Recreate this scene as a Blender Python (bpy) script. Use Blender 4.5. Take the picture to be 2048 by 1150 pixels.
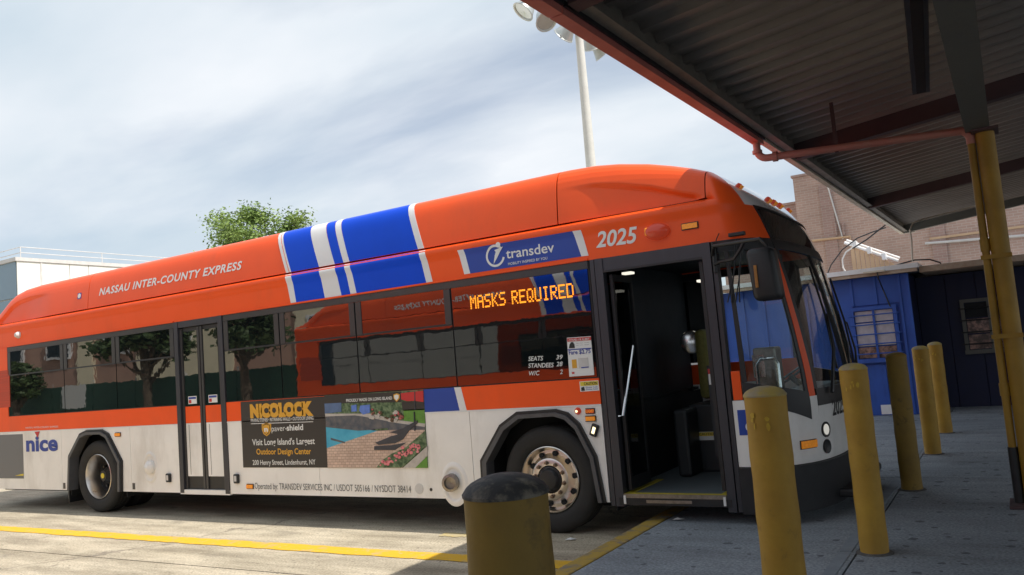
import bpy, bmesh, math, random
from mathutils import Vector
random.seed(7)
R = math.radians
scene = bpy.context.scene
for o in list(bpy.data.objects): bpy.data.objects.remove(o)
C = scene.collection

# ---------------------------------------------------------------- camera
FPX, YAW, PITCH, ROLL = 1619.865, R(-31.353), R(5.244), R(-4.677)
CAM = Vector((10.842, -6.495, 1.578))
_f = Vector((math.sin(YAW)*math.cos(PITCH), math.cos(YAW)*math.cos(PITCH), math.sin(PITCH)))
_r0 = Vector((math.cos(YAW), -math.sin(YAW), 0)); _u0 = _r0.cross(_f)
_r = _r0*math.cos(ROLL) + _u0*math.sin(ROLL); _u = _u0*math.cos(ROLL) - _r0*math.sin(ROLL)
cam = bpy.data.cameras.new('camera'); camo = bpy.data.objects.new('camera', cam); C.objects.link(camo)
from mathutils import Matrix
camo.matrix_world = Matrix(((_r.x, _u.x, -_f.x, CAM.x), (_r.y, _u.y, -_f.y, CAM.y), (_r.z, _u.z, -_f.z, CAM.z), (0, 0, 0, 1)))
cam.sensor_width = 36; cam.lens = 36*FPX/2048; cam.clip_start = .05; cam.clip_end = 3000
scene.camera = camo
def at(px, py, axis, val):            # photo pixel -> point on the plane axis = val
    d = _f + _r*((px-1024)/FPX) + _u*((575-py)/FPX)
    return CAM + d*((val-CAM[axis])/d[axis])
def sp(px, py, y=0.0):                # photo pixel -> (x, z) on the bus's kerb side
    p = at(px, py, 1, y); return (p.x, p.z)

# ---------------------------------------------------------------- world, sun, exposure
SUN = Vector((.715, .055, 1)).normalized()
world = bpy.data.worlds.new('World'); scene.world = world; world.use_nodes = True
nt = world.node_tree; N = nt.nodes; L = nt.links; N.clear()
def wn(t, **k):
    n = N.new(t)
    for a, b in k.items(): setattr(n, a, b)
    return n
sky = wn('ShaderNodeTexSky', sky_type='NISHITA', sun_disc=False, sun_elevation=math.asin(SUN.z), sun_rotation=math.atan2(SUN.x, SUN.y), air_density=1.0, dust_density=1.5)
tc = wn('ShaderNodeTexCoord'); sx = wn('ShaderNodeSeparateXYZ'); L.new(tc.outputs['Generated'], sx.inputs[0])
zc = wn('ShaderNodeMath', operation='MAXIMUM'); zc.inputs[1].default_value = .03; L.new(sx.outputs[2], zc.inputs[0])
za = wn('ShaderNodeMath', operation='ADD'); za.inputs[1].default_value = .22; L.new(zc.outputs[0], za.inputs[0])
dx = wn('ShaderNodeMath', operation='DIVIDE'); dy = wn('ShaderNodeMath', operation='DIVIDE')
L.new(sx.outputs[0], dx.inputs[0]); L.new(za.outputs[0], dx.inputs[1]); L.new(sx.outputs[1], dy.inputs[0]); L.new(za.outputs[0], dy.inputs[1])
cv = wn('ShaderNodeCombineXYZ'); L.new(dx.outputs[0], cv.inputs[0]); L.new(dy.outputs[0], cv.inputs[1])
mp = wn('ShaderNodeMapping'); mp.inputs['Scale'].default_value = (.62, 1.05, 1); mp.inputs['Rotation'].default_value = (0, 0, R(24)); mp.inputs['Location'].default_value = (3.3, 1.2, 0); L.new(cv.outputs[0], mp.inputs[0])
n1 = wn('ShaderNodeTexNoise'); n1.inputs['Scale'].default_value = 1.0; n1.inputs['Detail'].default_value = 7; n1.inputs['Roughness'].default_value = .52; n1.inputs['Distortion'].default_value = .35; L.new(mp.outputs[0], n1.inputs['Vector'])
cr = wn('ShaderNodeValToRGB'); cr.color_ramp.elements[0].position = .33; cr.color_ramp.elements[1].position = .56
cr.color_ramp.elements[0].color = (.30, .30, .30, 1); cr.color_ramp.elements[1].color = (1, 1, 1, 1); L.new(n1.outputs['Fac'], cr.inputs[0])
n2 = wn('ShaderNodeTexNoise'); n2.inputs['Scale'].default_value = 1.7; n2.inputs['Detail'].default_value = 5; L.new(mp.outputs[0], n2.inputs['Vector'])
cc = wn('ShaderNodeValToRGB'); cc.color_ramp.elements[0].position = .32; cc.color_ramp.elements[1].position = .68
cc.color_ramp.elements[0].color = (4.9, 5.7, 6.4, 1); cc.color_ramp.elements[1].color = (6.9, 7.2, 7.6, 1); L.new(n2.outputs['Fac'], cc.inputs[0])
mx = wn('ShaderNodeMixRGB'); L.new(cr.outputs[0], mx.inputs[0]); L.new(sky.outputs[0], mx.inputs[1]); L.new(cc.outputs[0], mx.inputs[2])
bg = wn('ShaderNodeBackground'); bg.inputs[1].default_value = .088; L.new(mx.outputs[0], bg.inputs[0])
wo = wn('ShaderNodeOutputWorld'); L.new(bg.outputs[0], wo.inputs[0])
sl = bpy.data.lights.new('sun', 'SUN'); sl.energy = 3.5; sl.angle = R(.6); sl.color = (1, .95, .87)
so = bpy.data.objects.new('sun', sl); C.objects.link(so); so.rotation_euler = SUN.to_track_quat('Z', 'Y').to_euler(); so.location = (20, 5, 30)
vs = scene.view_settings; vs.view_transform = 'Standard'; vs.look = 'None'; vs.exposure = 0.58; vs.gamma = 1.0; vs.use_curve_mapping = False
scene.render.engine = 'CYCLES'

# ---------------------------------------------------------------- materials
def mat(name, col, rough=.5, metal=0.0, var=0.0, vscale=6.0, bump=0.0, bscale=40.0, spec=.5, ior=1.5, coat=0.0, emit=None, estr=0.0, col2=None, thr=None, stretch=(1, 1, 1), dark=None):
    m = bpy.data.materials.new(name); m.use_nodes = True
    t = m.node_tree; b = t.nodes['Principled BSDF']
    b.inputs['Base Color'].default_value = (*col, 1); b.inputs['Roughness'].default_value = rough; b.inputs['Metallic'].default_value = metal
    b.inputs['Specular IOR Level'].default_value = spec; b.inputs['IOR'].default_value = ior; b.inputs['Coat Weight'].default_value = coat; b.inputs['Coat Roughness'].default_value = .05
    if emit: b.inputs['Emission Color'].default_value = (*emit, 1); b.inputs['Emission Strength'].default_value = estr
    if var or col2 or bump:
        tcn = t.nodes.new('ShaderNodeTexCoord'); mpn = t.nodes.new('ShaderNodeMapping'); mpn.inputs['Scale'].default_value = stretch
        t.links.new(tcn.outputs['Object'], mpn.inputs[0])
    if var or col2:
        nz = t.nodes.new('ShaderNodeTexNoise'); nz.inputs['Scale'].default_value = vscale; nz.inputs['Detail'].default_value = 8; nz.inputs['Roughness'].default_value = .62
        t.links.new(mpn.outputs[0], nz.inputs['Vector'])
        rp = t.nodes.new('ShaderNodeValToRGB')
        a, c = (col, col2) if col2 else ([x*(1-var) for x in col], [min(1, x*(1+var)) for x in col])
        rp.color_ramp.elements[0].color = (*a, 1); rp.color_ramp.elements[1].color = (*c, 1)
        p0, p1 = thr if thr else (.3, .7)
        rp.color_ramp.elements[0].position = p0; rp.color_ramp.elements[1].position = p1
        t.links.new(nz.outputs['Fac'], rp.inputs[0]); t.links.new(rp.outputs[0], b.inputs['Base Color'])
        mr = t.nodes.new('ShaderNodeMapRange'); mr.inputs['To Min'].default_value = max(0, rough-.12*min(1, rough*2)); mr.inputs['To Max'].default_value = min(1, rough+.12*min(1, rough*2))
        t.links.new(nz.outputs['Fac'], mr.inputs[0]); t.links.new(mr.outputs[0], b.inputs['Roughness'])
    if bump:
        nb = t.nodes.new('ShaderNodeTexNoise'); nb.inputs['Scale'].default_value = bscale; nb.inputs['Detail'].default_value = 4
        t.links.new(mpn.outputs[0], nb.inputs['Vector'])
        bp = t.nodes.new('ShaderNodeBump'); bp.inputs['Strength'].default_value = 1; bp.inputs['Distance'].default_value = bump
        t.links.new(nb.outputs['Fac'], bp.inputs['Height']); t.links.new(bp.outputs[0], b.inputs['Normal'])
    return m
def glassy(name, tint, f0=.06, rough=.0, bump=0.0):
    m = bpy.data.materials.new(name); m.use_nodes = True; t = m.node_tree; t.nodes.clear()
    fr = t.nodes.new('ShaderNodeFresnel'); ge = t.nodes.new('ShaderNodeNewGeometry'); mi = t.nodes.new('ShaderNodeMapRange'); mi.inputs['To Min'].default_value = 1.22+f0; mi.inputs['To Max'].default_value = 1/(1.22+f0); t.links.new(ge.outputs['Backfacing'], mi.inputs[0]); t.links.new(mi.outputs[0], fr.inputs['IOR'])
    tr = t.nodes.new('ShaderNodeBsdfTransparent'); tr.inputs[0].default_value = (*tint, 1)
    gl = t.nodes.new('ShaderNodeBsdfGlossy'); gl.inputs['Roughness'].default_value = rough; gl.inputs[0].default_value = (1, 1, 1, 1)
    ms = t.nodes.new('ShaderNodeMixShader'); ou = t.nodes.new('ShaderNodeOutputMaterial')
    t.links.new(fr.outputs[0], ms.inputs[0]); t.links.new(tr.outputs[0], ms.inputs[1]); t.links.new(gl.outputs[0], ms.inputs[2]); t.links.new(ms.outputs[0], ou.inputs[0])
    return m
def ground_mat(name, c1, c2, spot, spotscale, thr, crack=True, rough=.85, stain=None):
    m = mat(name, c1, rough, col2=c2, vscale=.9, thr=(.3, .72), bump=.004, bscale=90)
    t = m.node_tree; b = t.nodes['Principled BSDF']; src = b.inputs['Base Color'].links[0].from_socket
    tcn = t.nodes.new('ShaderNodeTexCoord')
    fn = t.nodes.new('ShaderNodeTexNoise'); fn.inputs['Scale'].default_value = 55; fn.inputs['Detail'].default_value = 6; t.links.new(tcn.outputs['Object'], fn.inputs['Vector'])
    fr = t.nodes.new('ShaderNodeValToRGB'); fr.color_ramp.elements[0].position = .3; fr.color_ramp.elements[1].position = .7; fr.color_ramp.elements[0].color = (.60, .60, .60, 1); fr.color_ramp.elements[1].color = (1.22, 1.22, 1.22, 1)
    t.links.new(fn.outputs['Fac'], fr.inputs[0])
    mu = t.nodes.new('ShaderNodeMixRGB'); mu.blend_type = 'MULTIPLY'; mu.inputs[0].default_value = 1; t.links.new(src, mu.inputs[1]); t.links.new(fr.outputs[0], mu.inputs[2])
    out = mu.outputs[0]
    # long worn streaks along the wheel tracks
    mpn = t.nodes.new('ShaderNodeMapping'); mpn.inputs['Scale'].default_value = (.35, 2.2, 1); t.links.new(tcn.outputs['Object'], mpn.inputs[0])
    sn = t.nodes.new('ShaderNodeTexNoise'); sn.inputs['Scale'].default_value = 1.6; sn.inputs['Detail'].default_value = 7; sn.inputs['Roughness'].default_value = .65; t.links.new(mpn.outputs[0], sn.inputs['Vector'])
    sr = t.nodes.new('ShaderNodeValToRGB'); sr.color_ramp.elements[0].position = .36; sr.color_ramp.elements[1].position = .62; sr.color_ramp.elements[0].color = (.50, .49, .47, 1); sr.color_ramp.elements[1].color = (1.05, 1.05, 1.05, 1); t.links.new(sn.outputs['Fac'], sr.inputs[0])
    m3 = t.nodes.new('ShaderNodeMixRGB'); m3.blend_type = 'MULTIPLY'; m3.inputs[0].default_value = stain if stain else .5; t.links.new(out, m3.inputs[1]); t.links.new(sr.outputs[0], m3.inputs[2]); out = m3.outputs[0]
    vo = t.nodes.new('ShaderNodeTexVoronoi'); vo.inputs['Scale'].default_value = spotscale; vo.inputs['Randomness'].default_value = 1; 
    dn = t.nodes.new('ShaderNodeTexNoise'); dn.inputs['Scale'].default_value = 14; t.links.new(tcn.outputs['Object'], dn.inputs['Vector'])
    ad = t.nodes.new('ShaderNodeMixRGB'); ad.blend_type = 'ADD'; ad.inputs[0].default_value = .05; t.links.new(tcn.outputs['Object'], ad.inputs[1]); t.links.new(dn.outputs['Color'], ad.inputs[2]); t.links.new(ad.outputs[0], vo.inputs['Vector'])
    sc = t.nodes.new('ShaderNodeSeparateColor'); t.links.new(vo.outputs['Color'], sc.inputs[0])
    rad = t.nodes.new('ShaderNodeMapRange'); rad.inputs['From Min'].default_value = .35; rad.inputs['From Max'].default_value = 1; rad.inputs['To Min'].default_value = 0; rad.inputs['To Max'].default_value = thr; t.links.new(sc.outputs[0], rad.inputs[0])
    lt = t.nodes.new('ShaderNodeMath'); lt.operation = 'LESS_THAN'; t.links.new(vo.outputs['Distance'], lt.inputs[0]); t.links.new(rad.outputs[0], lt.inputs[1])
    ml = t.nodes.new('ShaderNodeMath'); ml.operation = 'MULTIPLY'; ml.inputs[1].default_value = .75; t.links.new(lt.outputs[0], ml.inputs[0])
    m2 = t.nodes.new('ShaderNodeMixRGB'); t.links.new(ml.outputs[0], m2.inputs[0]); t.links.new(out, m2.inputs[1]); m2.inputs[2].default_value = (*spot, 1)
    t.links.new(m2.outputs[0], b.inputs['Base Color'])
    return m
def brick_mat(name, c1, c2, mortar, sc, bw=.5, rh=.25, ms=.02, axis='X'):
    m = bpy.data.materials.new(name); m.use_nodes = True; t = m.node_tree; b = t.nodes['Principled BSDF']; b.inputs['Roughness'].default_value = .9
    tcn = t.nodes.new('ShaderNodeTexCoord'); s = t.nodes.new('ShaderNodeSeparateXYZ'); k = t.nodes.new('ShaderNodeCombineXYZ')
    t.links.new(tcn.outputs['Object'], s.inputs[0]); t.links.new(s.outputs[0 if axis == 'X' else 1], k.inputs[0]); t.links.new(s.outputs[2], k.inputs[1])
    br = t.nodes.new('ShaderNodeTexBrick'); br.inputs['Color1'].default_value = (*c1, 1); br.inputs['Color2'].default_value = (*c2, 1); br.inputs['Mortar'].default_value = (*mortar, 1)
    br.inputs['Scale'].default_value = sc; br.inputs['Mortar Size'].default_value = ms; br.inputs['Brick Width'].default_value = bw; br.inputs['Row Height'].default_value = rh
    t.links.new(k.outputs[0], br.inputs['Vector'])
    nz = t.nodes.new('ShaderNodeTexNoise'); nz.inputs['Scale'].default_value = .8; nz.inputs['Detail'].default_value = 6; t.links.new(tcn.outputs['Object'], nz.inputs['Vector'])
    mr = t.nodes.new('ShaderNodeMapRange'); mr.inputs['To Min'].default_value = .65; mr.inputs['To Max'].default_value = 1.3; t.links.new(nz.outputs['Fac'], mr.inputs[0])
    mu = t.nodes.new('ShaderNodeMixRGB'); mu.blend_type = 'MULTIPLY'; mu.inputs[0].default_value = 1; t.links.new(br.outputs[0], mu.inputs[1]); t.links.new(mr.outputs[0], mu.inputs[2]); t.links.new(mu.outputs[0], b.inputs['Base Color'])
    return m
def chips(m, col, scale, thr, fac=.85, stretch=(1, 1, 1), detail=6):     # worn spots and streaks with a shape of their own
    t = m.node_tree; b = t.nodes['Principled BSDF']; src = b.inputs['Base Color'].links[0].from_socket
    tcn = t.nodes.new('ShaderNodeTexCoord'); mpn = t.nodes.new('ShaderNodeMapping'); mpn.inputs['Scale'].default_value = stretch; t.links.new(tcn.outputs['Object'], mpn.inputs[0])
    nz = t.nodes.new('ShaderNodeTexNoise'); nz.inputs['Scale'].default_value = scale; nz.inputs['Detail'].default_value = detail; nz.inputs['Roughness'].default_value = .65; t.links.new(mpn.outputs[0], nz.inputs['Vector'])
    mr = t.nodes.new('ShaderNodeMapRange'); mr.inputs['From Min'].default_value = thr[0]; mr.inputs['From Max'].default_value = thr[1]; mr.inputs['To Max'].default_value = fac; t.links.new(nz.outputs['Fac'], mr.inputs[0])
    mx_ = t.nodes.new('ShaderNodeMixRGB'); t.links.new(mr.outputs[0], mx_.inputs[0]); t.links.new(src, mx_.inputs[1]); mx_.inputs[2].default_value = (*col, 1); t.links.new(mx_.outputs[0], b.inputs['Base Color']); return m
def cracks(m, col, scale, width, fac):
    t = m.node_tree; b = t.nodes['Principled BSDF']; src = b.inputs['Base Color'].links[0].from_socket
    tcn = t.nodes.new('ShaderNodeTexCoord'); nz = t.nodes.new('ShaderNodeTexNoise'); nz.inputs['Scale'].default_value = 1.3; nz.inputs['Detail'].default_value = 6; t.links.new(tcn.outputs['Object'], nz.inputs['Vector'])
    ad = t.nodes.new('ShaderNodeMixRGB'); ad.blend_type = 'ADD'; ad.inputs[0].default_value = .9; t.links.new(tcn.outputs['Object'], ad.inputs[1]); t.links.new(nz.outputs['Color'], ad.inputs[2])
    vo = t.nodes.new('ShaderNodeTexVoronoi'); vo.feature = 'DISTANCE_TO_EDGE'; vo.inputs['Scale'].default_value = scale; t.links.new(ad.outputs[0], vo.inputs['Vector'])
    mr = t.nodes.new('ShaderNodeMapRange'); mr.inputs['From Min'].default_value = 0; mr.inputs['From Max'].default_value = width; mr.inputs['To Min'].default_value = fac; mr.inputs['To Max'].default_value = 0; t.links.new(vo.outputs['Distance'], mr.inputs[0])
    mx_ = t.nodes.new('ShaderNodeMixRGB'); t.links.new(mr.outputs[0], mx_.inputs[0]); t.links.new(src, mx_.inputs[1]); mx_.inputs[2].default_value = (*col, 1); t.links.new(mx_.outputs[0], b.inputs['Base Color']); return m
OR_ = (.94, .105, .016)
M = dict(
    orange=mat('orange_paint', OR_, .30, var=.05, vscale=1.5, spec=.32, coat=.0, bump=.0004, bscale=3),
    white=mat('white_paint', (.88, .855, .82), .30, var=.06, vscale=2.0, coat=.0, bump=.0004, bscale=3),
    blue=mat('blue_vinyl', (.002, .070, .66), .32, var=.05, vscale=2, spec=.18), capw=mat('roof_cap_white', (.86, .86, .86), .12, var=.03, vscale=2, coat=1.0),
    navy=mat('banner_blue', (.018, .062, .36), .4, var=.04, vscale=3),
    vinyl=mat('white_vinyl', (.76, .76, .76), .4, var=.03, vscale=4),
    black=mat('black_trim', (.018, .018, .02), .42, var=.25, vscale=9),
    dark=mat('dark_void', (.010, .011, .013), .8, var=.2, vscale=5),
    louvre=mat('louvre_red', (.50, .055, .02), .6, var=.2, vscale=3, stretch=(.2, 1, 30)),
    flare=mat('arch_flare_grey', (.085, .085, .09), .45, var=.15, vscale=10),
    frame=mat('door_frame_grey', (.055, .055, .065), .38, metal=.3, var=.12, vscale=8, stretch=(1, 1, .15)),
    sash=mat('window_sash_grey', (.05, .048, .05), .3, var=.08, vscale=6),
    rubber=mat('tyre_rubber', (.022, .021, .020), .78, var=.3, vscale=12, bump=.002, bscale=60),
    rim=mat('polished_rim', (.66, .61, .56), .30, metal=1, var=.12, vscale=9),
    steel=mat('dull_steel', (.32, .29, .26), .38, metal=1, var=.25, vscale=30),
    rust=mat('rusty_nut', (.24, .17, .12), .5, metal=.8, var=.3, vscale=60),
    chrome=mat('chrome_bar', (.75, .75, .75), .18, metal=1),
    win=mat('tinted_window', (.006, .008, .009), .015, spec=.5, ior=2.4, bump=.0011, bscale=1.6),
    glass=glassy('clear_glass', (.90, .945, .94), .04), 
    doorglass=glassy('door_glass', (.45, .5, .53), .03),
    sign=mat('sign_glass', (.012, .013, .012), .05, ior=1.9),
    amber=mat('amber_lens', (.80, .26, .02), .25, emit=(1, .35, .03), estr=.12, var=.2, vscale=60),
    mirsig=mat('mirror_amber', (.40, .17, .03), .35, var=.2, vscale=40),
    redl=mat('red_lens', (.30, .02, .01), .25, emit=(1, .12, .05), estr=.12),
    head=mat('headlight_lens', (.85, .85, .82), .08, metal=.7, emit=(1, .96, .85), estr=.3),
    led=mat('led_dots', (.6, .2, .02), .5, emit=(1, .30, .012), estr=1.05),
    flame=mat('lit_lens', (1, .8, .3), .3, emit=(1, .85, .5), estr=1.3),
    gold=mat('ad_gold', (.72, .37, .035), .45, var=.03),
    adblk=mat('ad_charcoal', (.036, .031, .028), .42, var=.05, vscale=4),
    text=mat('lettering_white', (.78, .78, .76), .5, var=.02),
    textg=mat('lettering_grey', (.10, .10, .10), .5, var=.05), 
    textb=mat('lettering_blue', (.03, .06, .32), .5, var=.05),
    textk=mat('lettering_black', (.02, .02, .02), .5, var=.05),
    dim=mat('lettering_dim', (.06, .05, .05), .5, var=.05),
    red=mat('sticker_red', (.55, .03, .03), .5, var=.05), pink=mat('ad_pink', (.72, .12, .16), .6, col2=(.85, .35, .35), vscale=25),
    yel=mat('sticker_yellow', (.75, .58, .05), .5, var=.05), yband=mat('threshold_yellow', (.50, .40, .03), .6, var=.2, vscale=20),
    grey_ad=mat('ad_grey', (.16, .16, .165), .5, var=.05),
    floor=mat('bus_floor', (.10, .12, .13), .6, var=.15, vscale=20),
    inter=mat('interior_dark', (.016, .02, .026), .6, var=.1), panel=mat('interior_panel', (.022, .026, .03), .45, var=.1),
    seat=mat('olive_seat', (.20, .18, .05), .8, var=.2, vscale=30),
    lampw=mat('interior_lamp', (.9, .9, .8), .5, emit=(1, .95, .8), estr=.7),
)
chips(M['white'], (.42, .37, .31), 1.6, (.52, .78), .55, (1, 1, .35)); chips(M['orange'], (.55, .10, .04), 1.3, (.55, .85), .45, (1, 1, .4))
M['pool'] = mat('ad_pool', (.03, .30, .50), .4, col2=(.09, .46, .64), vscale=5); M['pooldk'] = mat('ad_pool_wall', (.05, .07, .10), .4, col2=(.16, .15, .15), vscale=14)
M['paver'] = brick_mat('ad_paver', (.70, .52, .42), (.56, .41, .33), (.34, .23, .18), 9, .5, .26, .02)
M['stone'] = mat('ad_stone', (.50, .46, .42), .5, var=.15, vscale=15); M['hedge'] = mat('ad_hedge', (.03, .07, .025), .6, col2=(.22, .30, .16), vscale=22, thr=(.4, .68))
M['flower'] = mat('ad_flowers', (.10, .06, .03), .6, col2=(.62, .12, .14), vscale=26, thr=(.46, .62)); M['grass'] = mat('ad_grass', (.12, .28, .04), .6, var=.2, vscale=14)
M['adsky'] = mat('ad_haze', (.10, .16, .30), .6, var=.2, vscale=8); M['wicker'] = mat('ad_wicker', (.05, .05, .06), .6, var=.2, vscale=30); M['chair'] = mat('ad_chair', (.12, .22, .62), .6, var=.2, vscale=20)

# ---------------------------------------------------------------- mesh helpers
def finish(name, verts, faces, m, parent=None, smooth=False, auto=None):
    me = bpy.data.meshes.new(name); me.from_pydata([tuple(v) for v in verts], [], faces); me.update()
    bm = bmesh.new(); bm.from_mesh(me); bmesh.ops.recalc_face_normals(bm, faces=bm.faces); bm.to_mesh(me); bm.free()
    if smooth:
        me.polygons.foreach_set('use_smooth', [True]*len(me.polygons))
        if auto: me.set_sharp_from_angle(angle=R(auto))
    o = bpy.data.objects.new(name, me); C.objects.link(o)
    if m: me.materials.append(M[m] if isinstance(m, str) else m)
    if parent: o.parent = parent
    return o
class MB:
    def __init__(s): s.v = []; s.f = []
    def add(s, v, f):
        n = len(s.v); s.v += [tuple(p) for p in v]; s.f += [tuple(i+n for i in q) for q in f]; return s
    def box(s, x0, x1, y0, y1, z0, z1, b=0.0):
        if b <= 0:
            v = [(x, y, z) for z in (z0, z1) for (x, y) in ((x0, y0), (x1, y0), (x1, y1), (x0, y1))]
            return s.add(v, [(3, 2, 1, 0), (4, 5, 6, 7), (0, 1, 5, 4), (1, 2, 6, 5), (2, 3, 7, 6), (3, 0, 4, 7)])
        bm = bmesh.new(); bmesh.ops.create_cube(bm, size=1)
        for q in bm.verts: q.co = ((x0+x1)/2+q.co.x*(x1-x0), (y0+y1)/2+q.co.y*(y1-y0), (z0+z1)/2+q.co.z*(z1-z0))
        bmesh.ops.bevel(bm, geom=list(bm.edges), offset=b, segments=2, affect='EDGES', profile=.5)
        bm.verts.index_update(); s.add([q.co[:] for q in bm.verts], [[q.index for q in f.verts] for f in bm.faces]); bm.free(); return s
    def tube(s, pts, r, n=10, caps=True):
        pts = [Vector(p) for p in pts]; rs = r if isinstance(r, (list, tuple)) else [r]*len(pts); base = len(s.v); prev = None
        for i, p in enumerate(pts):
            d = (pts[min(i+1, len(pts)-1)]-pts[max(i-1, 0)]).normalized()
            a = d.cross(Vector((0, 0, 1))) if abs(d.z) < .95 else d.cross(Vector((1, 0, 0)))
            if prev is not None: a = prev-d*prev.dot(d)
            a.normalize(); prev = a; c = d.cross(a)
            for k in range(n):
                t = 2*math.pi*k/n; s.v.append(tuple(p+(a*math.cos(t)+c*math.sin(t))*rs[i]))
        for i in range(len(pts)-1):
            for k in range(n):
                s.f.append((base+i*n+k, base+i*n+(k+1) % n, base+(i+1)*n+(k+1) % n, base+(i+1)*n+k))
        if caps: s.f.append(tuple(base+k for k in range(n))[::-1]); s.f.append(tuple(base+(len(pts)-1)*n+k for k in range(n)))
        return s
    def lathe(s, prof, o, ax, n=32, close=False):
        o = Vector(o); ax = Vector(ax).normalized(); a = ax.orthogonal().normalized(); c = ax.cross(a); base = len(s.v); m = len(prof)
        for (r, h) in prof:
            for k in range(n):
                t = 2*math.pi*k/n; s.v.append(tuple(o+ax*h+(a*math.cos(t)+c*math.sin(t))*r))
        for i in range(m-1 + (1 if close else 0)):
            j = (i+1) % m
            for k in range(n): s.f.append((base+i*n+k, base+i*n+(k+1) % n, base+j*n+(k+1) % n, base+j*n+k))
        return s
    def slab(s, poly, fn, o0, o1):      # polygon in 2D pushed through fn(u, v, off)
        n = len(poly); v = [fn(u, w, o0) for u, w in poly]+[fn(u, w, o1) for u, w in poly]
        return s.add(v, [tuple(range(n)), tuple(range(2*n-1, n-1, -1))]+[(i, (i+1) % n, n+(i+1) % n, n+i) for i in range(n)])
    def build(s, name, m, parent=None, smooth=False, auto=35): return finish(name, s.v, s.f, m, parent, smooth, auto if smooth else None)
def empty(name, loc=(0, 0, 0), rz=0):
    o = bpy.data.objects.new(name, None); C.objects.link(o); o.location = loc; o.rotation_euler = (0, 0, rz); o.empty_display_size = .2; return o
def tag(o, label=None, cat=None, group=None, kind=None):
    if label: o['label'] = label
    if cat: o['category'] = cat
    if group: o['group'] = group
    if kind: o['kind'] = kind
    return o
def inv(o):      # children built in world coordinates keep their place under a moved empty
    bpy.context.view_layer.update()
    for c in o.children: c.matrix_parent_inverse = o.matrix_world.inverted()
    return o
def lerp(tab, x):
    if x <= tab[0][0]: return tab[0][1]
    for (a, b), (c, d) in zip(tab, tab[1:]):
        if x <= c: return b+(d-b)*(x-a)/(c-a)
    return tab[-1][1]
def sstep(x): x = max(0, min(1, x)); return x*x*(3-2*x)

# ================================================================ the setting: ground, road, platform
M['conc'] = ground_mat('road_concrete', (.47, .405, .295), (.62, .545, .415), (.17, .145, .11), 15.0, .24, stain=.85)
M['plat'] = ground_mat('platform_concrete', (.27, .305, .34), (.37, .41, .45), (.075, .085, .10), 8.5, .30, stain=.45)  # blue cast of the sky light is put into this concrete colour
M['asph'] = mat('asphalt', (.05, .05, .05), .9, col2=(.085, .08, .075), vscale=3, bump=.004, bscale=80)
M['kerb'] = mat('kerb_yellow', (.42, .28, .05), .8, col2=(.20, .18, .15), vscale=9, thr=(.48, .66), bump=.003, bscale=50)
M['line'] = mat('line_yellow', (.72, .42, .02), .75, col2=(.52, .42, .22), vscale=16, thr=(.56, .72), bump=.002, bscale=80)
M['ghost'] = mat('old_line', (.46, .38, .22), .8, col2=(.55, .42, .14), vscale=14, thr=(.5, .7))
cracks(M['conc'], (.13, .11, .09), .16, .0028, .7); chips(M['conc'], (.16, .145, .12), 1.1, (.60, .74), .55, (.6, 1.2, 1)); chips(M['conc'], (.60, .53, .40), 2.3, (.55, .75), .6)
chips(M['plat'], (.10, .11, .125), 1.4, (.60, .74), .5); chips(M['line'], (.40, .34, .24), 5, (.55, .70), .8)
g = finish('ground', [(-600, -600, -.05), (600, -600, -.05), (600, 700, -.05), (-600, 700, -.05)], [(0, 1, 2, 3)], 'asph'); tag(g, kind='structure')
road = finish('road', [(-60, -40, -.03), (7.99, -40, -.03), (7.99, 40, -.03), (-60, 40, -.03)], [(0, 1, 2, 3)], 'asph'); tag(road, kind='structure')
yb = [-40, -30, -22, -16.2, -12.6, -9.0, -5.4, -1.735, 1.87, 5.5, 9.1, 12.7, 18, 26, 40]; xb = [-60, -45, -33, -24, -18, -12.0, 7.99]
for i in range(len(xb)-1):
    for j in range(len(yb)-1):
        e = random.uniform(-.003, .0)
        t = .012   # slight skew of the bay joints, as the photo shows
        pts = [(xb[i]+.006, yb[j]+.007), (xb[i+1]-.006, yb[j]+.007), (xb[i+1]-.006, yb[j+1]-.007), (xb[i]+.006, yb[j+1]-.007)]
        sk = (lambda x, y: y+(.018*(x-4) if -3 < y < 0 else 0))
        MB().add([(x, sk(x, y), z) for z in (-.028, e) for x, y in pts], [(3, 2, 1, 0), (4, 5, 6, 7), (0, 1, 5, 4), (1, 2, 6, 5), (2, 3, 7, 6), (3, 0, 4, 7)]).build('concrete_slab', 'conc', road)
def strip(name, pts, z, m, parent, wob=.012, n=60):
    (xa, ya0, ya1), (xc, yc0, yc1) = pts; v = []; f = []
    for i in range(n+1):
        a = i/n; x = xa+(xc-xa)*a
        v += [(x, ya0+(yc0-ya0)*a+random.uniform(-wob, wob), z), (x, ya1+(yc1-ya1)*a+random.uniform(-wob, wob), z)]
        if i: k = 2*i; f.append((k-2, k, k+1, k-1))
    return finish(name, v, f, m, parent)
strip('painted_line', [(-12, -1.28, -1.07), (7.96, -1.03, -.81)], .004, 'line', road, n=160)
strip('faded_line', [(6.0, -.26, -.12), (7.0, -.25, -.12)], .004, 'ghost', road, .02)
strip('painted_line', [(-12, -5.0, -4.8), (7.96, -4.9, -4.7)], .004, 'line', road, n=120)
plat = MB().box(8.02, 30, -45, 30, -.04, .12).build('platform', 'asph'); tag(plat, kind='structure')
px_ = [8.16, 9.80, 11.35, 12.9, 14.5, 17, 20, 24, 30]; py_ = [-45, -30, -20, -15.7, -12.7, -9.7, -6.7, -3.7, -.72, 2.3, 5.3, 8.3, 11.3, 15, 21, 30]
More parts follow.
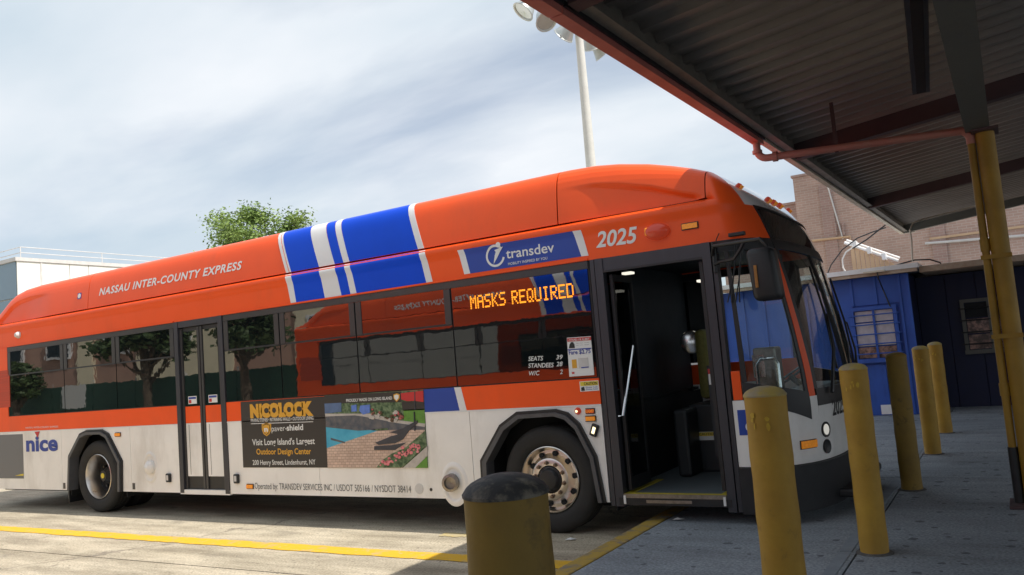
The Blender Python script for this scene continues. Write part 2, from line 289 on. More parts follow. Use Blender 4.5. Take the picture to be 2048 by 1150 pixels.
for i in range(len(px_)-1):
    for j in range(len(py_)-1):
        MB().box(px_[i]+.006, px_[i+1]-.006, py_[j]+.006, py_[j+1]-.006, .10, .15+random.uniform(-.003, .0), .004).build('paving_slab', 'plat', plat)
for j in range(len(py_)-1):
    MB().box(8.0, 8.152, py_[j]+.005, py_[j+1]-.005, -.04, .149, .015).build('kerb_stone', 'kerb', plat)
# wide saw-cut band beside the bollards
for j in range(5, 12):
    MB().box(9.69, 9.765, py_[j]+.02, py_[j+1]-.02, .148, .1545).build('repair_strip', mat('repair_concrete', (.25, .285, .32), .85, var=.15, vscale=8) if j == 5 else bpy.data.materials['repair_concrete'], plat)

# ================================================================ canopy over the platform
M['gutter'] = mat('gutter_red', (.66, .22, .175), .5, col2=(.55, .16, .13), vscale=3)
M['cream'] = mat('cream_metal', (.74, .66, .54), .55, col2=(.58, .50, .40), vscale=3)
M['beam'] = mat('maroon_steel', (.075, .042, .044), .6, col2=(.10, .058, .056), vscale=4, bump=.002)
M['gbeam'] = mat('grey_steel', (.10, .10, .09), .65, col2=(.13, .13, .11), vscale=4, bump=.002)
M['edge'] = mat('edge_angle_olive', (.24, .22, .18), .6, col2=(.17, .15, .13), vscale=5)
M['deck'] = mat('deck_metal', (.34, .30, .26), .5, col2=(.24, .21, .185), vscale=2.2, stretch=(.5, 2, 1))
M['colyel'] = mat('column_yellow', (.42, .24, .022), .55, col2=(.30, .17, .02), vscale=5, bump=.002, bscale=25)
M['pinkpipe'] = mat('pipe_pink', (.50, .27, .21), .55, col2=(.55, .20, .16), vscale=5)
M['roofing'] = mat('roofing', (.25, .24, .23), .9, var=.2)
can = empty('platform_canopy', (10.8, 1, .15)); tag(can, 'long metal platform canopy with ribbed ceiling above the yellow bollards', 'canopy')
CX0, CX1 = 9.0, 22.0
def zb(x, y): return 3.42+.018*y+.11*(x-9.0)      # underside of the cross beams
beamy = [-18.4, -13.2, -8.0, -2.8, 2.4, 7.6, 12.8]
def sheet(y0, y1):
    prof = []; y = y0
    while y < y1-.001:
        prof += [(y, 0), (y+.15, 0), (y+.172, -.045), (y+.232, -.045), (y+.254, 0)]; y += .26
    prof.append((y1, 0)); v = []; f = []
    for (y, dz) in prof:
        for x in (CX0+.086, CX1): v.append((x, y, zb(x, y)+.205+dz))
    for i in range(len(prof)-1): f.append((2*i, 2*i+1, 2*i+3, 2*i+2))
    return finish('deck_sheet', v, f, 'deck', can)
for a, b in zip(beamy, beamy[1:]): sheet(a, b)
MB().add([(x, y, zb(x, y)+d) for d in (.212, .30) for x, y in ((CX0+.25, -18.5), (CX1, -18.5), (CX1, 12.9), (CX0+.25, 12.9))], [(3, 2, 1, 0), (4, 5, 6, 7), (0, 1, 5, 4), (1, 2, 6, 5), (2, 3, 7, 6), (3, 0, 4, 7)]).build('roof_slab', 'roofing', can)
for y in beamy:
    v = []
    for yy in (y-.06, y+.06):
        for x, d in ((9.10, 0), (CX1, 0), (CX1, .21), (9.10, .21)): v.append((x, yy, zb(x, y)+d-.005))
    MB().add(v, [(0, 1, 2, 3), (7, 6, 5, 4), (0, 4, 5, 1), (1, 5, 6, 2), (2, 6, 7, 3), (3, 7, 4, 0)]).build('cross_beam', 'gbeam' if y > 12 else 'beam', can)
def ybar(name, x0, x1, y0, y1, za, zbm, m, sl=.018):
    v = [(x, y, z+sl*y) for y in (y0, y1) for x, z in ((x0, za), (x1, za), (x1, zbm), (x0, zbm))]
    return MB().add(v, [(0, 1, 2, 3), (7, 6, 5, 4), (0, 4, 5, 1), (1, 5, 6, 2), (2, 6, 7, 3), (3, 7, 4, 0)]).build(name, m, can)
for a, b in ((-18.5, -13), (-13, -7.9), (-7.9, -2.86), (-2.85, 1.16)):
    ybar('gutter', 8.985, 9.065, a, b-.004, 3.39, 3.51, 'gutter'); ybar('gutter_lip', 9.067, 9.083, a, b-.004, 3.43, 3.66, 'black')
ybar('fascia', 9.0, 9.066, 1.165, 12.88, 3.43, 3.68, 'cream'); ybar('edge_gap', 9.067, 9.083, 1.165, 12.8, 3.47, 3.68, 'black'); ybar('edge_angle', 9.085, 9.165, -18.4, 12.8, 3.455, 3.467, 'edge'); ybar('edge_angle', 9.085, 9.095, -18.4, 12.8, 3.467, 3.66, 'edge')
ybar('soffit_lip', 9.01, 9.3, 12.87, 12.93, 3.42, 3.60, 'cream')
mbm = MB().box(10.70, 10.872, -18, 12.7, 3.12, 3.14).box(10.70, 10.872, -18, 12.7, 3.60, 3.62).box(10.775, 10.795, -18, 12.7, 3.14, 3.60); mbm.build('main_beam', 'gbeam', can)
for cy in (-9.4, 1.0):
    c = MB().lathe([(.02, 2.97), (.068, 2.97), (.068, .02), (.02, .02)], (10.832, cy, .15), (0, 0, 1), 28, True).build('column', 'colyel', can, True)
    MB().box(10.66, 11.0, cy-.17, cy+.17, .148, .175, .005).build('base_plate', 'beam', can)
    MB().box(10.74, 10.93, cy-.14, cy+.14, 3.10, 3.118).build('cap_plate', 'beam', can)
def arc(c, r, a0, a1, u, w, n=7):
    c = Vector(c); u = Vector(u); w = Vector(w)
    return [c+u*(r*math.cos(a0+(a1-a0)*i/n))+w*(r*math.sin(a0+(a1-a0)*i/n)) for i in range(n+1)]
PY = 1.0
MB().tube([(9.035, PY, 3.42), (9.035, PY, 3.34)]+arc((9.125, PY, 3.335), .09, math.pi, 1.5*math.pi, (1, 0, 0), (0, 0, 1))+[(9.3, PY, 3.235), (10.60, PY, 3.155)]+arc((10.65, PY, 3.075), .08, math.pi/2, 0, (1, 0, 0), (0, 0, 1), 5)[1:]+[(10.73, PY, 3.03)], .034, 12).build('drain_pipe', 'pinkpipe', can, True)
for h in (3.40, 3.30): MB().lathe([(.03, h), (.045, h), (.045, h+.03), (.03, h+.03)], (9.035, PY, 0), (0, 0, 1), 16, True).build('pipe_collar', 'pinkpipe', can, True)
MB().lathe([(.037, -.02), (.047, -.02), (.047, .02), (.037, .02)], (9.19, PY, 3.243), (1, 0, -.06), 16, True).build('pipe_collar', 'pinkpipe', can, True)
MB().box(9.70, 9.73, PY-.012, PY+.012, 3.17, 3.62).build('pipe_hanger', 'beam', can)
MB().tube([(10.73, PY, 3.035), (10.73, PY, .60)], .029, 12).build('downpipe', 'colyel', can, True)
for h in (2.15, 1.0): MB().lathe([(.028, h), (.036, h), (.036, h+.10), (.028, h+.10)], (10.73, PY, 0), (0, 0, 1), 14, True).build('pipe_collar', 'colyel', can, True)
for h in (2.08, 1.45): MB().box(10.69, 10.905, PY-.078, PY-.071, h, h+.035).build('pipe_strap', 'colyel', can)
MB().tube([(10.73, PY, .60), (10.73, PY, .15)], [.036, .036], 12).build('pipe_boot', 'black', can, True)
inv(can)
# unlit tube light and small junction box under the deck
a = at(1832, 0, 2, 3.55); b = at(1842, 182, 2, 3.55)
lf = empty('tube_light', (b.x, b.y, 3.55)); tag(lf, 'unlit black tube light fixture under the canopy ceiling left of the main beam', 'light fixture')
dv = (a-b).normalized(); sd = Vector((dv.y, -dv.x, 0))
def fbox(name, w, l0, l1, z0, z1, m):
    v = [b+dv*l+sd*k+Vector((0, 0, z-3.55)) for z in (z0, z1) for l, k in ((l0, -w), (l1, -w), (l1, w), (l0, w))]
    MB().add(v, [(3, 2, 1, 0), (4, 5, 6, 7), (0, 1, 5, 4), (1, 2, 6, 5), (2, 3, 7, 6), (3, 0, 4, 7)]).build(name, m, lf)
fbox('housing', .065, 0, 2.4, 3.53, 3.61, 'black'); fbox('diffuser', .035, .05, 2.35, 3.519, 3.529, 'dark')
for d in (.2, 2.1): fbox('hanger', .008, d, d+.02, 3.61, 3.82, 'beam')
inv(lf)
jb = empty('junction_box', (10.93, -1.6, 3.3)); tag(jb, 'maroon electrical box with thin conduit beside the main canopy beam', 'electrical box')
q = at(1957, 58, 0, 10.93)
MB().box(10.885, 10.965, q.y-.5, q.y, q.z, q.z+.12, .01).build('box', 'beam', jb); MB().tube([(10.985, q.y-.6, q.z+.05), (10.985, q.y-.02, q.z+.03), (11.0, q.y+.35, q.z+.02)], .008, 8).build('conduit', 'cream', jb); inv(jb)

# ================================================================ bollards
M['boly'] = mat('bollard_yellow', (.50, .295, .030), .6, col2=(.38, .21, .022), vscale=4.5, bump=.0025, bscale=28)
M['bolold'] = mat('bollard_dull', (.20, .125, .022), .65, col2=(.30, .19, .03), vscale=5, bump=.0025, bscale=28)
chips(M['boly'], (.20, .12, .03), 9, (.62, .70), .5); chips(M['boly'], (.28, .17, .03), 2.2, (.48, .72), .7, (1, 1, .4)); chips(M['bolold'], (.07, .05, .02), 8, (.58, .68), .6)
M['bolcap'] = mat('bollard_bare_concrete', (.36, .30, .19), .85, col2=(.48, .36, .10), vscale=14, thr=(.42, .6), bump=.004, bscale=40)
M['bolpeel'] = mat('bollard_peeled_black', (.045, .045, .045), .7, col2=(.20, .18, .14), vscale=16, thr=(.5, .62), bump=.004, bscale=30)
M['grout'] = mat('dirty_grout', (.14, .14, .14), .9, col2=(.07, .065, .06), vscale=22, bump=.004)
M['bright'] = mat('fresh_yellow', (.62, .42, .03), .6, col2=(.5, .30, .03), vscale=30)
bl = [(-5.05, 1.35, 'bolold', 'bolpeel', 'dark yellow bollard with peeling black domed top, nearest the camera beside the front wheel'),
      (-2.95, 1.39, 'boly', 'bolcap', 'tall yellow bollard standing in front of the wheelchair sign and front corner of the bus'),
      (-.68, 1.388, 'boly', 'bolcap', 'yellow bollard with bright paint blotches beside the bus windshield'),
      (1.66, 1.385, 'bolold', 'bolold', 'dull brownish bollard in front of the blue booth window'),
      (3.95, 1.385, 'boly', 'bolcap', 'yellow bollard with a dark chip near its top, second farthest of the row'),
      (6.0, 1.385, 'boly', 'bolcap', 'farthest yellow bollard of the row, beside the dark recess of the booth')]
for y, top, m1, m2, lab in bl:
    e = empty('bollard', (9.905, y, .15)); tag(e, lab, 'bollard', 'bollards along the platform edge')
    r = .0885; h = top-.15; n = 32
    dh = .040; hs = h-dh; kd = dh/.052; prof = [(.01, -.01), (r+.004, -.01)]+[(r+.002*math.sin(i*2.1+y)*(i < 14), hs*i/14) for i in range(15)]
    MB().lathe(prof, (0, 0, 0), (0, 0, 1), n).build('post', m1, e, True)
    dome = [(r-.003, hs-.006), (r+.0025, hs-.004), (r+.003, hs+.002)]+[(r*a_, hs+b_*kd) for a_, b_ in ((.985, .010), (.93, .019), (.82, .029), (.66, .038), (.46, .0455), (.22, .0505))]+[(.001, h)]
    o = MB().lathe(dome, (0, 0, 0), (0, 0, 1), n).build('domed_top', m2, e, True)
    if m2 == 'bolpeel': o['label'] = 'domed top with black paint peeling off'
    MB().lathe([(.02, -.002), (r+.03, -.002), (r+.022, .004), (r-.002, .008)], (0, 0, 0), (0, 0, 1), 20).build('base_grout', 'grout', e, True)
    if m1 == 'boly':
        for k in range(5):
            a0 = -1.9+random.uniform(-.7, .7)-.0; zz = h-.14+random.uniform(-.035, .03); w = random.uniform(.05, .14); hh = random.uniform(.008, .02); v = []
            for t in range(9):
                aa = 2*math.pi*t/9; an = a0+w*math.cos(aa)*random.uniform(.6, 1.1); v.append(((r+.0035)*math.cos(an), (r+.0035)*math.sin(an), zz+hh*math.sin(aa)))
            finish('paint_blotch', v, [tuple(range(9))], 'bright', e)

# ================================================================ blue booth
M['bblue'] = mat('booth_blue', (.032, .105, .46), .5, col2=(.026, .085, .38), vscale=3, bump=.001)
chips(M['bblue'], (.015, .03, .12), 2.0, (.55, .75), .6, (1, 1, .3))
M['bshaded'] = mat('booth_blue_shaded', (.004, .008, .040), .6, var=.2, vscale=3)  # booth blue darkened: the shade of the recess is put into the colour
M['bwhite'] = mat('booth_roof_white', (.86, .86, .88), .4, col2=(.72, .70, .68), vscale=3)
M['brust'] = mat('booth_fascia_rust', (.50, .42, .33), .7, col2=(.36, .22, .15), vscale=5)
M['paper'] = mat('pane_paper', (.62, .58, .62), .25, col2=(.42, .39, .43), vscale=7)
M['stock'] = mat('pane_stock', (.09, .06, .05), .3, col2=(.42, .25, .20), vscale=11, thr=(.42, .62))
booth = empty('ticket_booth', (8.0, 9.0, .15)); tag(booth, 'blue panelled kiosk with barred windows behind the far bollards', 'kiosk')
BY = 8.8
MB().box(6.2, 9.40, BY+.03, 13, .10, 2.55).build('wall', 'bblue', booth)
xs_ = [6.2+.384*i for i in range(9)]
for x in xs_:
    x1 = min(x+.384, 9.42)
    if x1-x < .1: continue
    if x > 8.3 and x < 9.2:
        MB().box(x+.006, x1-.006, BY, BY+.034, .15, 1.02).build('wall_panel', 'bblue', booth); MB().box(x+.006, x1-.006, BY, BY+.034, 2.06, 2.54).build('wall_panel', 'bblue', booth)
        MB().box(x-.02, x+.02, BY-.03, BY+.02, 2.06, 2.54).build('batten', 'bblue', booth); MB().box(x-.02, x+.02, BY-.03, BY+.02, .15, 1.0).build('batten', 'bblue', booth)
    else:
        MB().box(x+.006, x1-.006, BY, BY+.034, .15, 2.54).build('wall_panel', 'bblue', booth)
        MB().box(x-.02, x+.02, BY-.03, BY+.02, .15, 2.54).build('batten', 'bblue', booth)
MB().box(9.38, 9.43, BY-.02, BY+.05, .15, 2.54).build('corner_post', 'bblue', booth)
MB().box(9.403, 9.425, BY+.05, 10, .15, 2.54).build('side_wall', 'bshaded', booth)
# barred window
def booth_window(x0, x1, z0, z1, y, cols, rows, mats, fm, barm, bars):
    w = MB().box(x0-.06, x0, y-.05, y+.03, z0-.06, z1+.06).box(x1, x1+.06, y-.05, y+.03, z0-.06, z1+.06).box(x0, x1, y-.05, y+.03, z1, z1+.06).box(x0-.07, x1+.07, y-.07, y+.03, z0-.07, z0).build('window', fm, booth)
    cw = (x1-x0)/cols; rh = (z1-z0)/rows
    for i in range(cols):
        for j in range(rows):
            MB().box(x0+i*cw+.012, x0+(i+1)*cw-.012, y, y+.02, z0+j*rh+.012, z0+(j+1)*rh-.012).build('pane', mats(i, j), w)
        if i: MB().box(x0+i*cw-.018, x0+i*cw+.018, y-.03, y+.005, z0, z1).build('mullion', fm, w)
    for k in range(bars):
        zz = z0+(k+.5)*(z1-z0)/bars
        MB().tube([(x0-.09, y-.06, zz), (x1+.09, y-.06, zz)], .011, 8).build('security_bar', barm, w)
    return w
booth_window(8.50, 9.13, 1.13, 1.97, BY, 2, 4, lambda i, j: 'stock' if j == 0 else 'paper', 'bblue', 'bblue', 5)
MB().box(8.76, 8.95, BY-.045, BY-.032, .17, .33).build('white_board', 'bwhite', booth)
MB().box(9.43, 16, 9.9, 13, .10, 2.5).build('recess_wall', 'bshaded', booth)
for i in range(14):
    x = 9.43+.47*i; MB().box(x+.006, x+.464, 9.86, 9.902, .15, 2.5).build('wall_panel', 'bshaded', booth)
p0 = at(1921, 609, 1, 9.86); p1 = at(2002, 696, 1, 9.86)
booth_window(p0.x+.05, p1.x+.25, p1.z, p0.z+.02, 9.855, 2, 3, lambda i, j: 'dark' if j == 2 else 'stock', 'gbeam', 'black', 4)
MB().box(6.1, 9.62, BY-.30, 13.2, 2.60, 2.68).build('roof', 'bwhite', booth); MB().box(6.1, 9.60, BY-.28, BY-.2, 2.54, 2.598).build('roof_fascia', 'brust', booth)
MB().box(9.622, 16, BY-.12, 13.2, 2.52, 2.62).build('recess_roof', 'brust', booth)
MB().tube([(9.0, BY-.33, 2.62), (9.0, BY-.33, 2.5), (9.02, BY-.05, 2.3), (9.1, BY-.05, 2.0)], .012, 8).build('drop_cable', 'black', booth)
MB().box(8.78, 9.12, BY-.36, BY-.3, 2.59, 2.62).build('cable_bracket', 'cream', booth)
inv(booth)
# cables and conduit between the canopy and the booth roof
cb = empty('service_cable', (9.35, 8.9, 2.7)); tag(cb, 'black cable looping over the booth roof below the canopy', 'cable')
q = lambda x, y, Y: at(x, y, 1, Y)
MB().tube([q(1775, 537, 9), q(1800, 528, 9), q(1830, 520, 9), q(1860, 519, 9), q(1880, 525, 9), q(1887, 537, 9)], .012, 8).build('cable', 'black', cb, True); inv(cb)
cb = empty('service_conduit', (9.3, 9.0, 2.7)); tag(cb, 'pale bent conduit dropping from the canopy end to the booth roof', 'conduit')
MB().tube([q(1825, 523, 9), q(1823, 480, 9), q(1820, 460, 9), q(1826, 446, 9.2), q(1850, 437, 9.6), q(1955, 411, 10.5)], .014, 8).build('conduit', 'cream', cb, True); inv(cb)

# ================================================================ brick building, shed, cables behind the booth
M['brick'] = brick_mat('brown_brick', (.50, .335, .275), (.43, .285, .235), (.52, .42, .36), 2.0, .5, .165, .018)
M['brickd'] = brick_mat('brown_brick_dark', (.42, .27, .235), (.36, .23, .20), (.44, .35, .30), 2.0, .5, .165, .018)
M['tan'] = mat('tan_siding', (.62, .43, .27), .7, col2=(.54, .36, .22), vscale=3)
M['galv'] = mat('galvanised', (.62, .60, .58), .5, var=.1)
bb = empty('brick_building', (12, 24, 0)); tag(bb, 'tall windowless brown brick building behind the blue booth', 'building')
MB().box(5.05, 40, 22, 40, -.05, 7.05).build('wall', 'brick', bb); MB().box(5.0, 40.05, 21.95, 40.05, 7.05, 7.13).build('coping', 'brickd', bb)
MB().box(2.2, 5.04, 22.6, 40, -.05, 6.25).build('wing', 'brickd', bb); MB().box(2.15, 5.03, 22.55, 40.05, 6.25, 6.33).build('coping', 'brickd', bb)
MB().box(5.85, 6.25, 21.94, 21.998, 0, 6.6).build('pilaster', 'brickd', bb); MB().box(9.0, 9.4, 21.94, 21.998, 0, 6.6).build('pilaster', 'brickd', bb)
a = at(1656, 375, 1, 21.93); b = at(1686, 478, 1, 21.93); MB().tube([a, b], .025, 8).build('conduit', 'galv', bb)
a = at(1600, 484, 1, 21.9); b = at(1700, 473, 1, 21.9); MB().tube([a, b, (b.x, b.y, b.z-.9)], .04, 8).build('pipe', 'tan', bb)
for x in (1673, 1688): a = at(x, 470, 1, 21.92); b = at(x-3, 445, 1, 21.92); MB().tube([a, b], .035, 8).build('vent_stub', 'brickd', bb)
a = at(1850, 487, 1, 21.9); b = at(2060, 470, 1, 21.9); MB().tube([a, b], .04, 8).build('pipe', 'galv', bb)
a = at(1860, 483, 1, 21.92); MB().box(a.x, a.x+4, 21.93, 21.995, a.z+.05, a.z+.12).build('ledge', 'tan', bb)
inv(bb)
sh = empty('corrugated_shed', (8.2, 14, 0)); tag(sh, 'tan corrugated shed top with white pipes above the booth roof', 'shed')
a = at(1699, 490, 1, 14); b = at(1788, 527, 1, 14); w = (b.x-a.x)
MB().box(a.x+.03, b.x-.02, 14.05, 16.5, -.05, b.z-.05).build('wall', 'tan', sh)
n = 9
for i in range(n):
    x0 = a.x+w*i/n; x1 = a.x+w*(i+1)/n; z0 = a.z+(b.z-a.z)*i/n; z1 = a.z+(b.z-a.z)*(i+1)/n
    MB().add([(x0+.012, y, 0) for y in (14, 14.045)]+[(x1-.006, y, 0) for y in (14, 14.045)]+[(x0+.012, y, z0) for y in (14, 14.045)]+[(x1-.006, y, z1) for y in (14, 14.045)], [(0, 1, 3, 2), (4, 6, 7, 5), (0, 2, 6, 4), (1, 5, 7, 3), (0, 4, 5, 1), (2, 3, 7, 6)]).build('siding_sheet', 'tan', sh)
for dz, dy in ((.02, -.04), (.10, .3)): MB().tube([(a.x-.1, 14+dy, a.z+.05+dz), (b.x+.1, 14+dy, b.z+.03+dz)], .035, 10).build('roof_pipe', 'bwhite', sh, True)
for t in (.12, .45, .78): MB().box(a.x+w*t-.03, a.x+w*t+.06, 13.9, 14.1, a.z+(b.z-a.z)*t-.02, a.z+(b.z-a.z)*t+.14, .01).build('clamp', 'bwhite', sh)
inv(sh)
for lab, nm, Y, r, mm, pts in (('long dark cable drooping diagonally across the brick wall', 'power_cable', 13, .014, 'black', [(1650, 560), (1662, 530), (1684, 500), (1715, 476), (1745, 464), (1772, 455)]),
                         ('dark straight cable rising to the canopy edge', 'power_cable', 12.5, .016, 'black', [(1705, 497), (1735, 478), (1760, 458), (1771, 450)]),
                         ('pale curved conduit standing behind the booth roof', 'service_conduit', 13.4, .018, 'galv', [(1692, 545), (1686, 535), (1685, 518), (1692, 504), (1707, 494)])):
    p = [q(x, y, Y) for x, y in pts]; e = empty(nm, p[0]); tag(e, lab, 'cable' if 'cable' in nm else 'conduit'); MB().tube(p, r, 7).build('cable' if 'cable' in nm else 'conduit', mm, e, True); inv(e)

# ================================================================ white building at the left, light mast, trees
M['wpanel'] = mat('white_panel', (.80, .80, .76), .6, var=.03, vscale=.6); M['bpanel'] = mat('bluegrey_panel', (.20, .29, .36), .25, col2=(.17, .25, .32), vscale=.5)
wb = empty('white_building', (-25, 20, 0)); tag(wb, 'white panelled building with roof railing beyond the rear of the bus', 'building')
MB().box(-44, -18.06, 8.32, 44, -.05, 6.42).build('wall', 'wpanel', wb); MB().box(-44, -17.96, 8.2, 44, 6.43, 6.56).build('parapet', 'galv', wb)
ys = [8.26, at(83, 560, 0, -18).y, at(140, 560, 0, -18).y, at(178, 560, 0, -18).y]; d = ys[3]-ys[1]
while ys[-1] < 42: ys.append(ys[-1]+1.4)
for k in range(len(ys)-1):
    for z0, z1 in ((0, 2.1), (2.12, 4.26), (4.28, 6.42)): MB().box(-18.05, -18.0, ys[k]+.012, ys[k+1]-.012, z0+.01, z1).build('wall_panel', 'wpanel', wb)
for k in range(16):
    for z0, z1 in ((0, 2.6), (2.64, 5.12), (5.16, 6.42)): MB().box(-18.06-1.6*(k+1)+.02, -18.06-1.6*k-.02, 8.26, 8.315, z0+.01, z1).build('bluegrey_cladding', 'bpanel', wb)  # this face is clad in blue-grey panels, darker than the white ones
MB().box(-18.03, -17.97, ys[1]-.03, ys[1]+.03, 4.9, 6.42).build('downspout', 'galv', wb); MB().box(-17.95, -17.75, ys[1]-.08, ys[1]+.08, 5.35, 5.6, .03).build('camera_bracket', 'galv', wb)
rl = [(-18.4, 8.6), (-18.4, 43)]
for k in range(12): MB().tube([(-18.4, 8.6+k*3, 6.55), (-18.4, 8.6+k*3, 7.0)], .018, 6).build('rail_post', 'galv', wb)
for z in (7.0, 6.8): MB().tube([(-18.4, 8.6, z), (-18.4, 43, z)], .016, 6).build('rail', 'galv', wb); MB().tube([(-18.4, 8.6, z), (-44, 8.6, z)], .016, 6).build('rail', 'galv', wb)
inv(wb)
M['mast'] = mat('mast_paint', (.62, .61, .56), .5, var=.06, vscale=2); M['flood'] = mat('flood_shell', (.50, .52, .50), .35, metal=.5, var=.1); M['fglass'] = mat('flood_glass', (.55, .58, .55), .08, metal=.6)
lm = empty('light_mast', (-1.5, 20.6, 0)); tag(lm, 'tall pale floodlight mast rising behind the bus roof', 'light mast')
t0 = at(1157, 70, 1, 20.6); MB().lathe([(.02, 0), (.27, 0), (.20, 7), (.145, 14.3), (.02, 14.3)], (t0.x+.02, 20.6, 0), (0, 0, 1), 20).build('pole', 'mast', lm, True)
xm = t0.x+.02
MB().tube([(xm, 16.5, 13.95), (xm, 24.5, 13.95)], .05, 8).build('crossarm', 'mast', lm)
for (x, y), dr in (((1053, 15), (-.5, -.5, -.8)), ((1088, 37), (.55, -.3, -.75)), ((1133, 62), (-.75, .2, -.55)), ((1180, 84), (-.2, .6, -.75)), ((1200, 100), (.4, .6, -.75))):
    c = at(x, y, 0, xm-.25); dv = Vector(dr).normalized(); o = c-dv*.35
    fl = MB().lathe([(a_*1.25, b_*1.2) for a_, b_ in [(.02, -.05), (.10, -.02), (.16, .08), (.24, .28), (.31, .45), (.33, .46), (.33, .48), (.29, .47), (.22, .30), (.1, .1), (.01, .08)]], o, dv, 20).build('floodlight', 'flood', lm, True)
    MB().lathe([(.005, .52), (.37, .53)], o, dv, 20).build('lens', 'fglass', fl, True)
    MB().tube([o, (xm, o.y, 13.95)], .03, 6).build('bracket', 'mast', fl)
inv(lm)
def leafmat(n, a, b): return mat(n, a, .6, col2=b, vscale=1.1, thr=(.35, .65))
M['leaf'] = leafmat('leaves_light', (.11, .19, .035), (.25, .34, .08)); M['leafd'] = leafmat('leaves_dark', (.03, .06, .016), (.07, .11, .03)); M['bark'] = mat('bark', (.12, .09, .065), .9, var=.3, vscale=8, bump=.01, bscale=20)
def tree(name, label, base, h, cr, nclump, nleaf, m, ls=.11, group=None, spread=1.0):
    e = empty(name, base); tag(e, label, 'tree', group); rnd = random.Random(int(base[0]*13+base[1]))
    top = Vector((0, 0, h-cr*1.0)); tk = MB().tube([(0, 0, -.1), (.05, .02, h*.3), (-.06, .05, h*.55), (0, 0, h*.8)], [.22, .17, .12, .06], 9)
    cl = []
    for k in range(nclump):
        t = rnd.uniform(0, 2*math.pi); ph = rnd.uniform(-.55, 1); rr = cr*rnd.uniform(.35, 1.0)*math.sqrt(max(.05, 1-.6*ph*ph*(1 if ph > 0 else .3)))*spread
        p = Vector((rr*math.cos(t), rr*math.sin(t), h-cr+ph*cr*.95)); cl.append((p, cr*rnd.uniform(.16, .34)))
        s0 = Vector((0, 0, h*rnd.uniform(.3, .7))); md = (s0+p)/2+Vector((0, 0, -.1*cr)); tk.tube([s0, md, p], [.07, .045, .015], 6)
    tk.build('trunk', 'bark', e, True); v = []; f = []
    for p, r in cl:
        for i in range(nleaf//nclump):
            d = Vector((rnd.gauss(0, 1), rnd.gauss(0, 1), rnd.gauss(0, .6)))*r*.62; c = p+d; a = Vector((rnd.uniform(-1, 1), rnd.uniform(-1, 1), rnd.uniform(-.5, .5))).normalized(); b = a.orthogonal().normalized()
            b = (b*math.cos(rnd.uniform(0, 6))+a.cross(b)*math.sin(rnd.uniform(0, 6))).normalized(); s = ls*rnd.uniform(.6, 1.3); k = len(v)
            v += [c-a*s, c+b*s*.5, c+a*s, c-b*s*.5]; f.append((k, k+1, k+2, k+3))
    me = bpy.data.meshes.new('crown'); me.from_pydata([tuple(x) for x in v], [], f); me.materials.append(M[m]); o = bpy.data.objects.new('crown', me); C.objects.link(o); o.parent = e
    return e
tc_ = at(512, 470, 1, 20); tree('broadleaf_tree', 'light green tree crown showing above the bus roof', (tc_.x+.2, 20, 0), at(500, 430, 1, 20).z+.05, 2.3, 40, 20000, 'leaf', .08, spread=1.08)

# ================================================================ the bus
W, XS, XR = 2.59, 8.86, -2.95
XFT = [(.2, 9.50), (.6, 9.53), (1.05, 9.55), (1.33, 9.53), (1.67, 9.475), (2.05, 9.40), (2.37, 9.32), (2.60, 9.225), (2.72, 9.165), (2.8, 9.10)]
YIN = [(2.66, 0.0), (2.70, -.010), (2.735, -.014), (2.765, -.008), (2.78, .012), (2.79, .04)]
_tab = []
_acc = 0; _p = None
for i in range(401):
    th = math.pi/2*i/400; u = math.sin(th)**(2/3); v = math.cos(th)**(2/3) if i < 400 else 0
    p = (.5*u, 1.295*(1-v))
    if _p: _acc += math.hypot(p[0]-_p[0], p[1]-_p[1])
    _p = p; _tab.append((_acc, u, v))
LF = _acc; SC = XS+LF
def _front(a):
    a = max(0, min(LF, a)); lo, hi = 0, 400
    while hi-lo > 1:
        m = (lo+hi)//2
        if _tab[m][0] <= a: lo = m
        else: hi = m
    k = (a-_tab[lo][0])/max(1e-9, _tab[hi][0]-_tab[lo][0])
    return _tab[lo][1]+(_tab[hi][1]-_tab[lo][1])*k, _tab[lo][2]+(_tab[hi][2]-_tab[lo][2])*k
def _plan(s, z):
    if s <= XS: return Vector((s, lerp(YIN, z), 0))
    u, v = _front(s-XS); D = lerp(XFT, z)-XS; y0 = lerp(YIN, z)
    return Vector((XS+D*u, y0+(1.295-y0)*(1-v), 0))
def surf(s, z, off=0):
    if s > SC:
        p = surf(2*SC-s, z, off); return (p[0], W-p[1], p[2])
    p = _plan(s, z)
    if s <= XS-.01: n = Vector((0, -1, 0))
    else:
        d = _plan(min(SC, s+.008), z)-_plan(s-.008, z); n = Vector((d.y, -d.x, 0)).normalized()
    return (p.x+n.x*off, p.y+n.y*off, z)
def lsurf(s, z, off=0): p = surf(s, z, off); return (p[0], W-p[1], p[2])
S_A = XS
while surf(S_A, 1.6)[1] < .30: S_A += .005
# roof fairing
ZT = [(-2.95, 2.84), (-2.75, 2.90), (-2.58, 2.99), (-2.45, 3.08), (-2.28, 3.20), (-2.1, 3.28), (-1.86, 3.325), (-1.5, 3.345), (7.2, 3.35), (7.5, 3.348), (7.78, 3.335), (8.0, 3.305), (8.28, 3.245), (8.5, 3.18), (8.66, 3.125), (8.83, 3.055)]
GF = [(.024, 0), (.030, .15), (.038, .3), (.048, .45), (.060, .6), (.072, .7), (.09, .79), (.115, .86), (.15, .91), (.20, .943), (.28, .962), (.45, .978), (.75, .99), (1.295, 1.0)]
CRF = [(7.45, 3.12), (7.8, 3.095), (8.05, 3.045), (8.33, 2.97), (8.63, 2.86), (8.80, 2.81)]
CRR = [(-2.5, 2.84), (-2.36, 2.90), (-2.15, 3.03), (-1.95, 3.09), (-1.6, 3.12), (-1.0, 3.13)]
def ctop(x): return lerp(ZT, x)
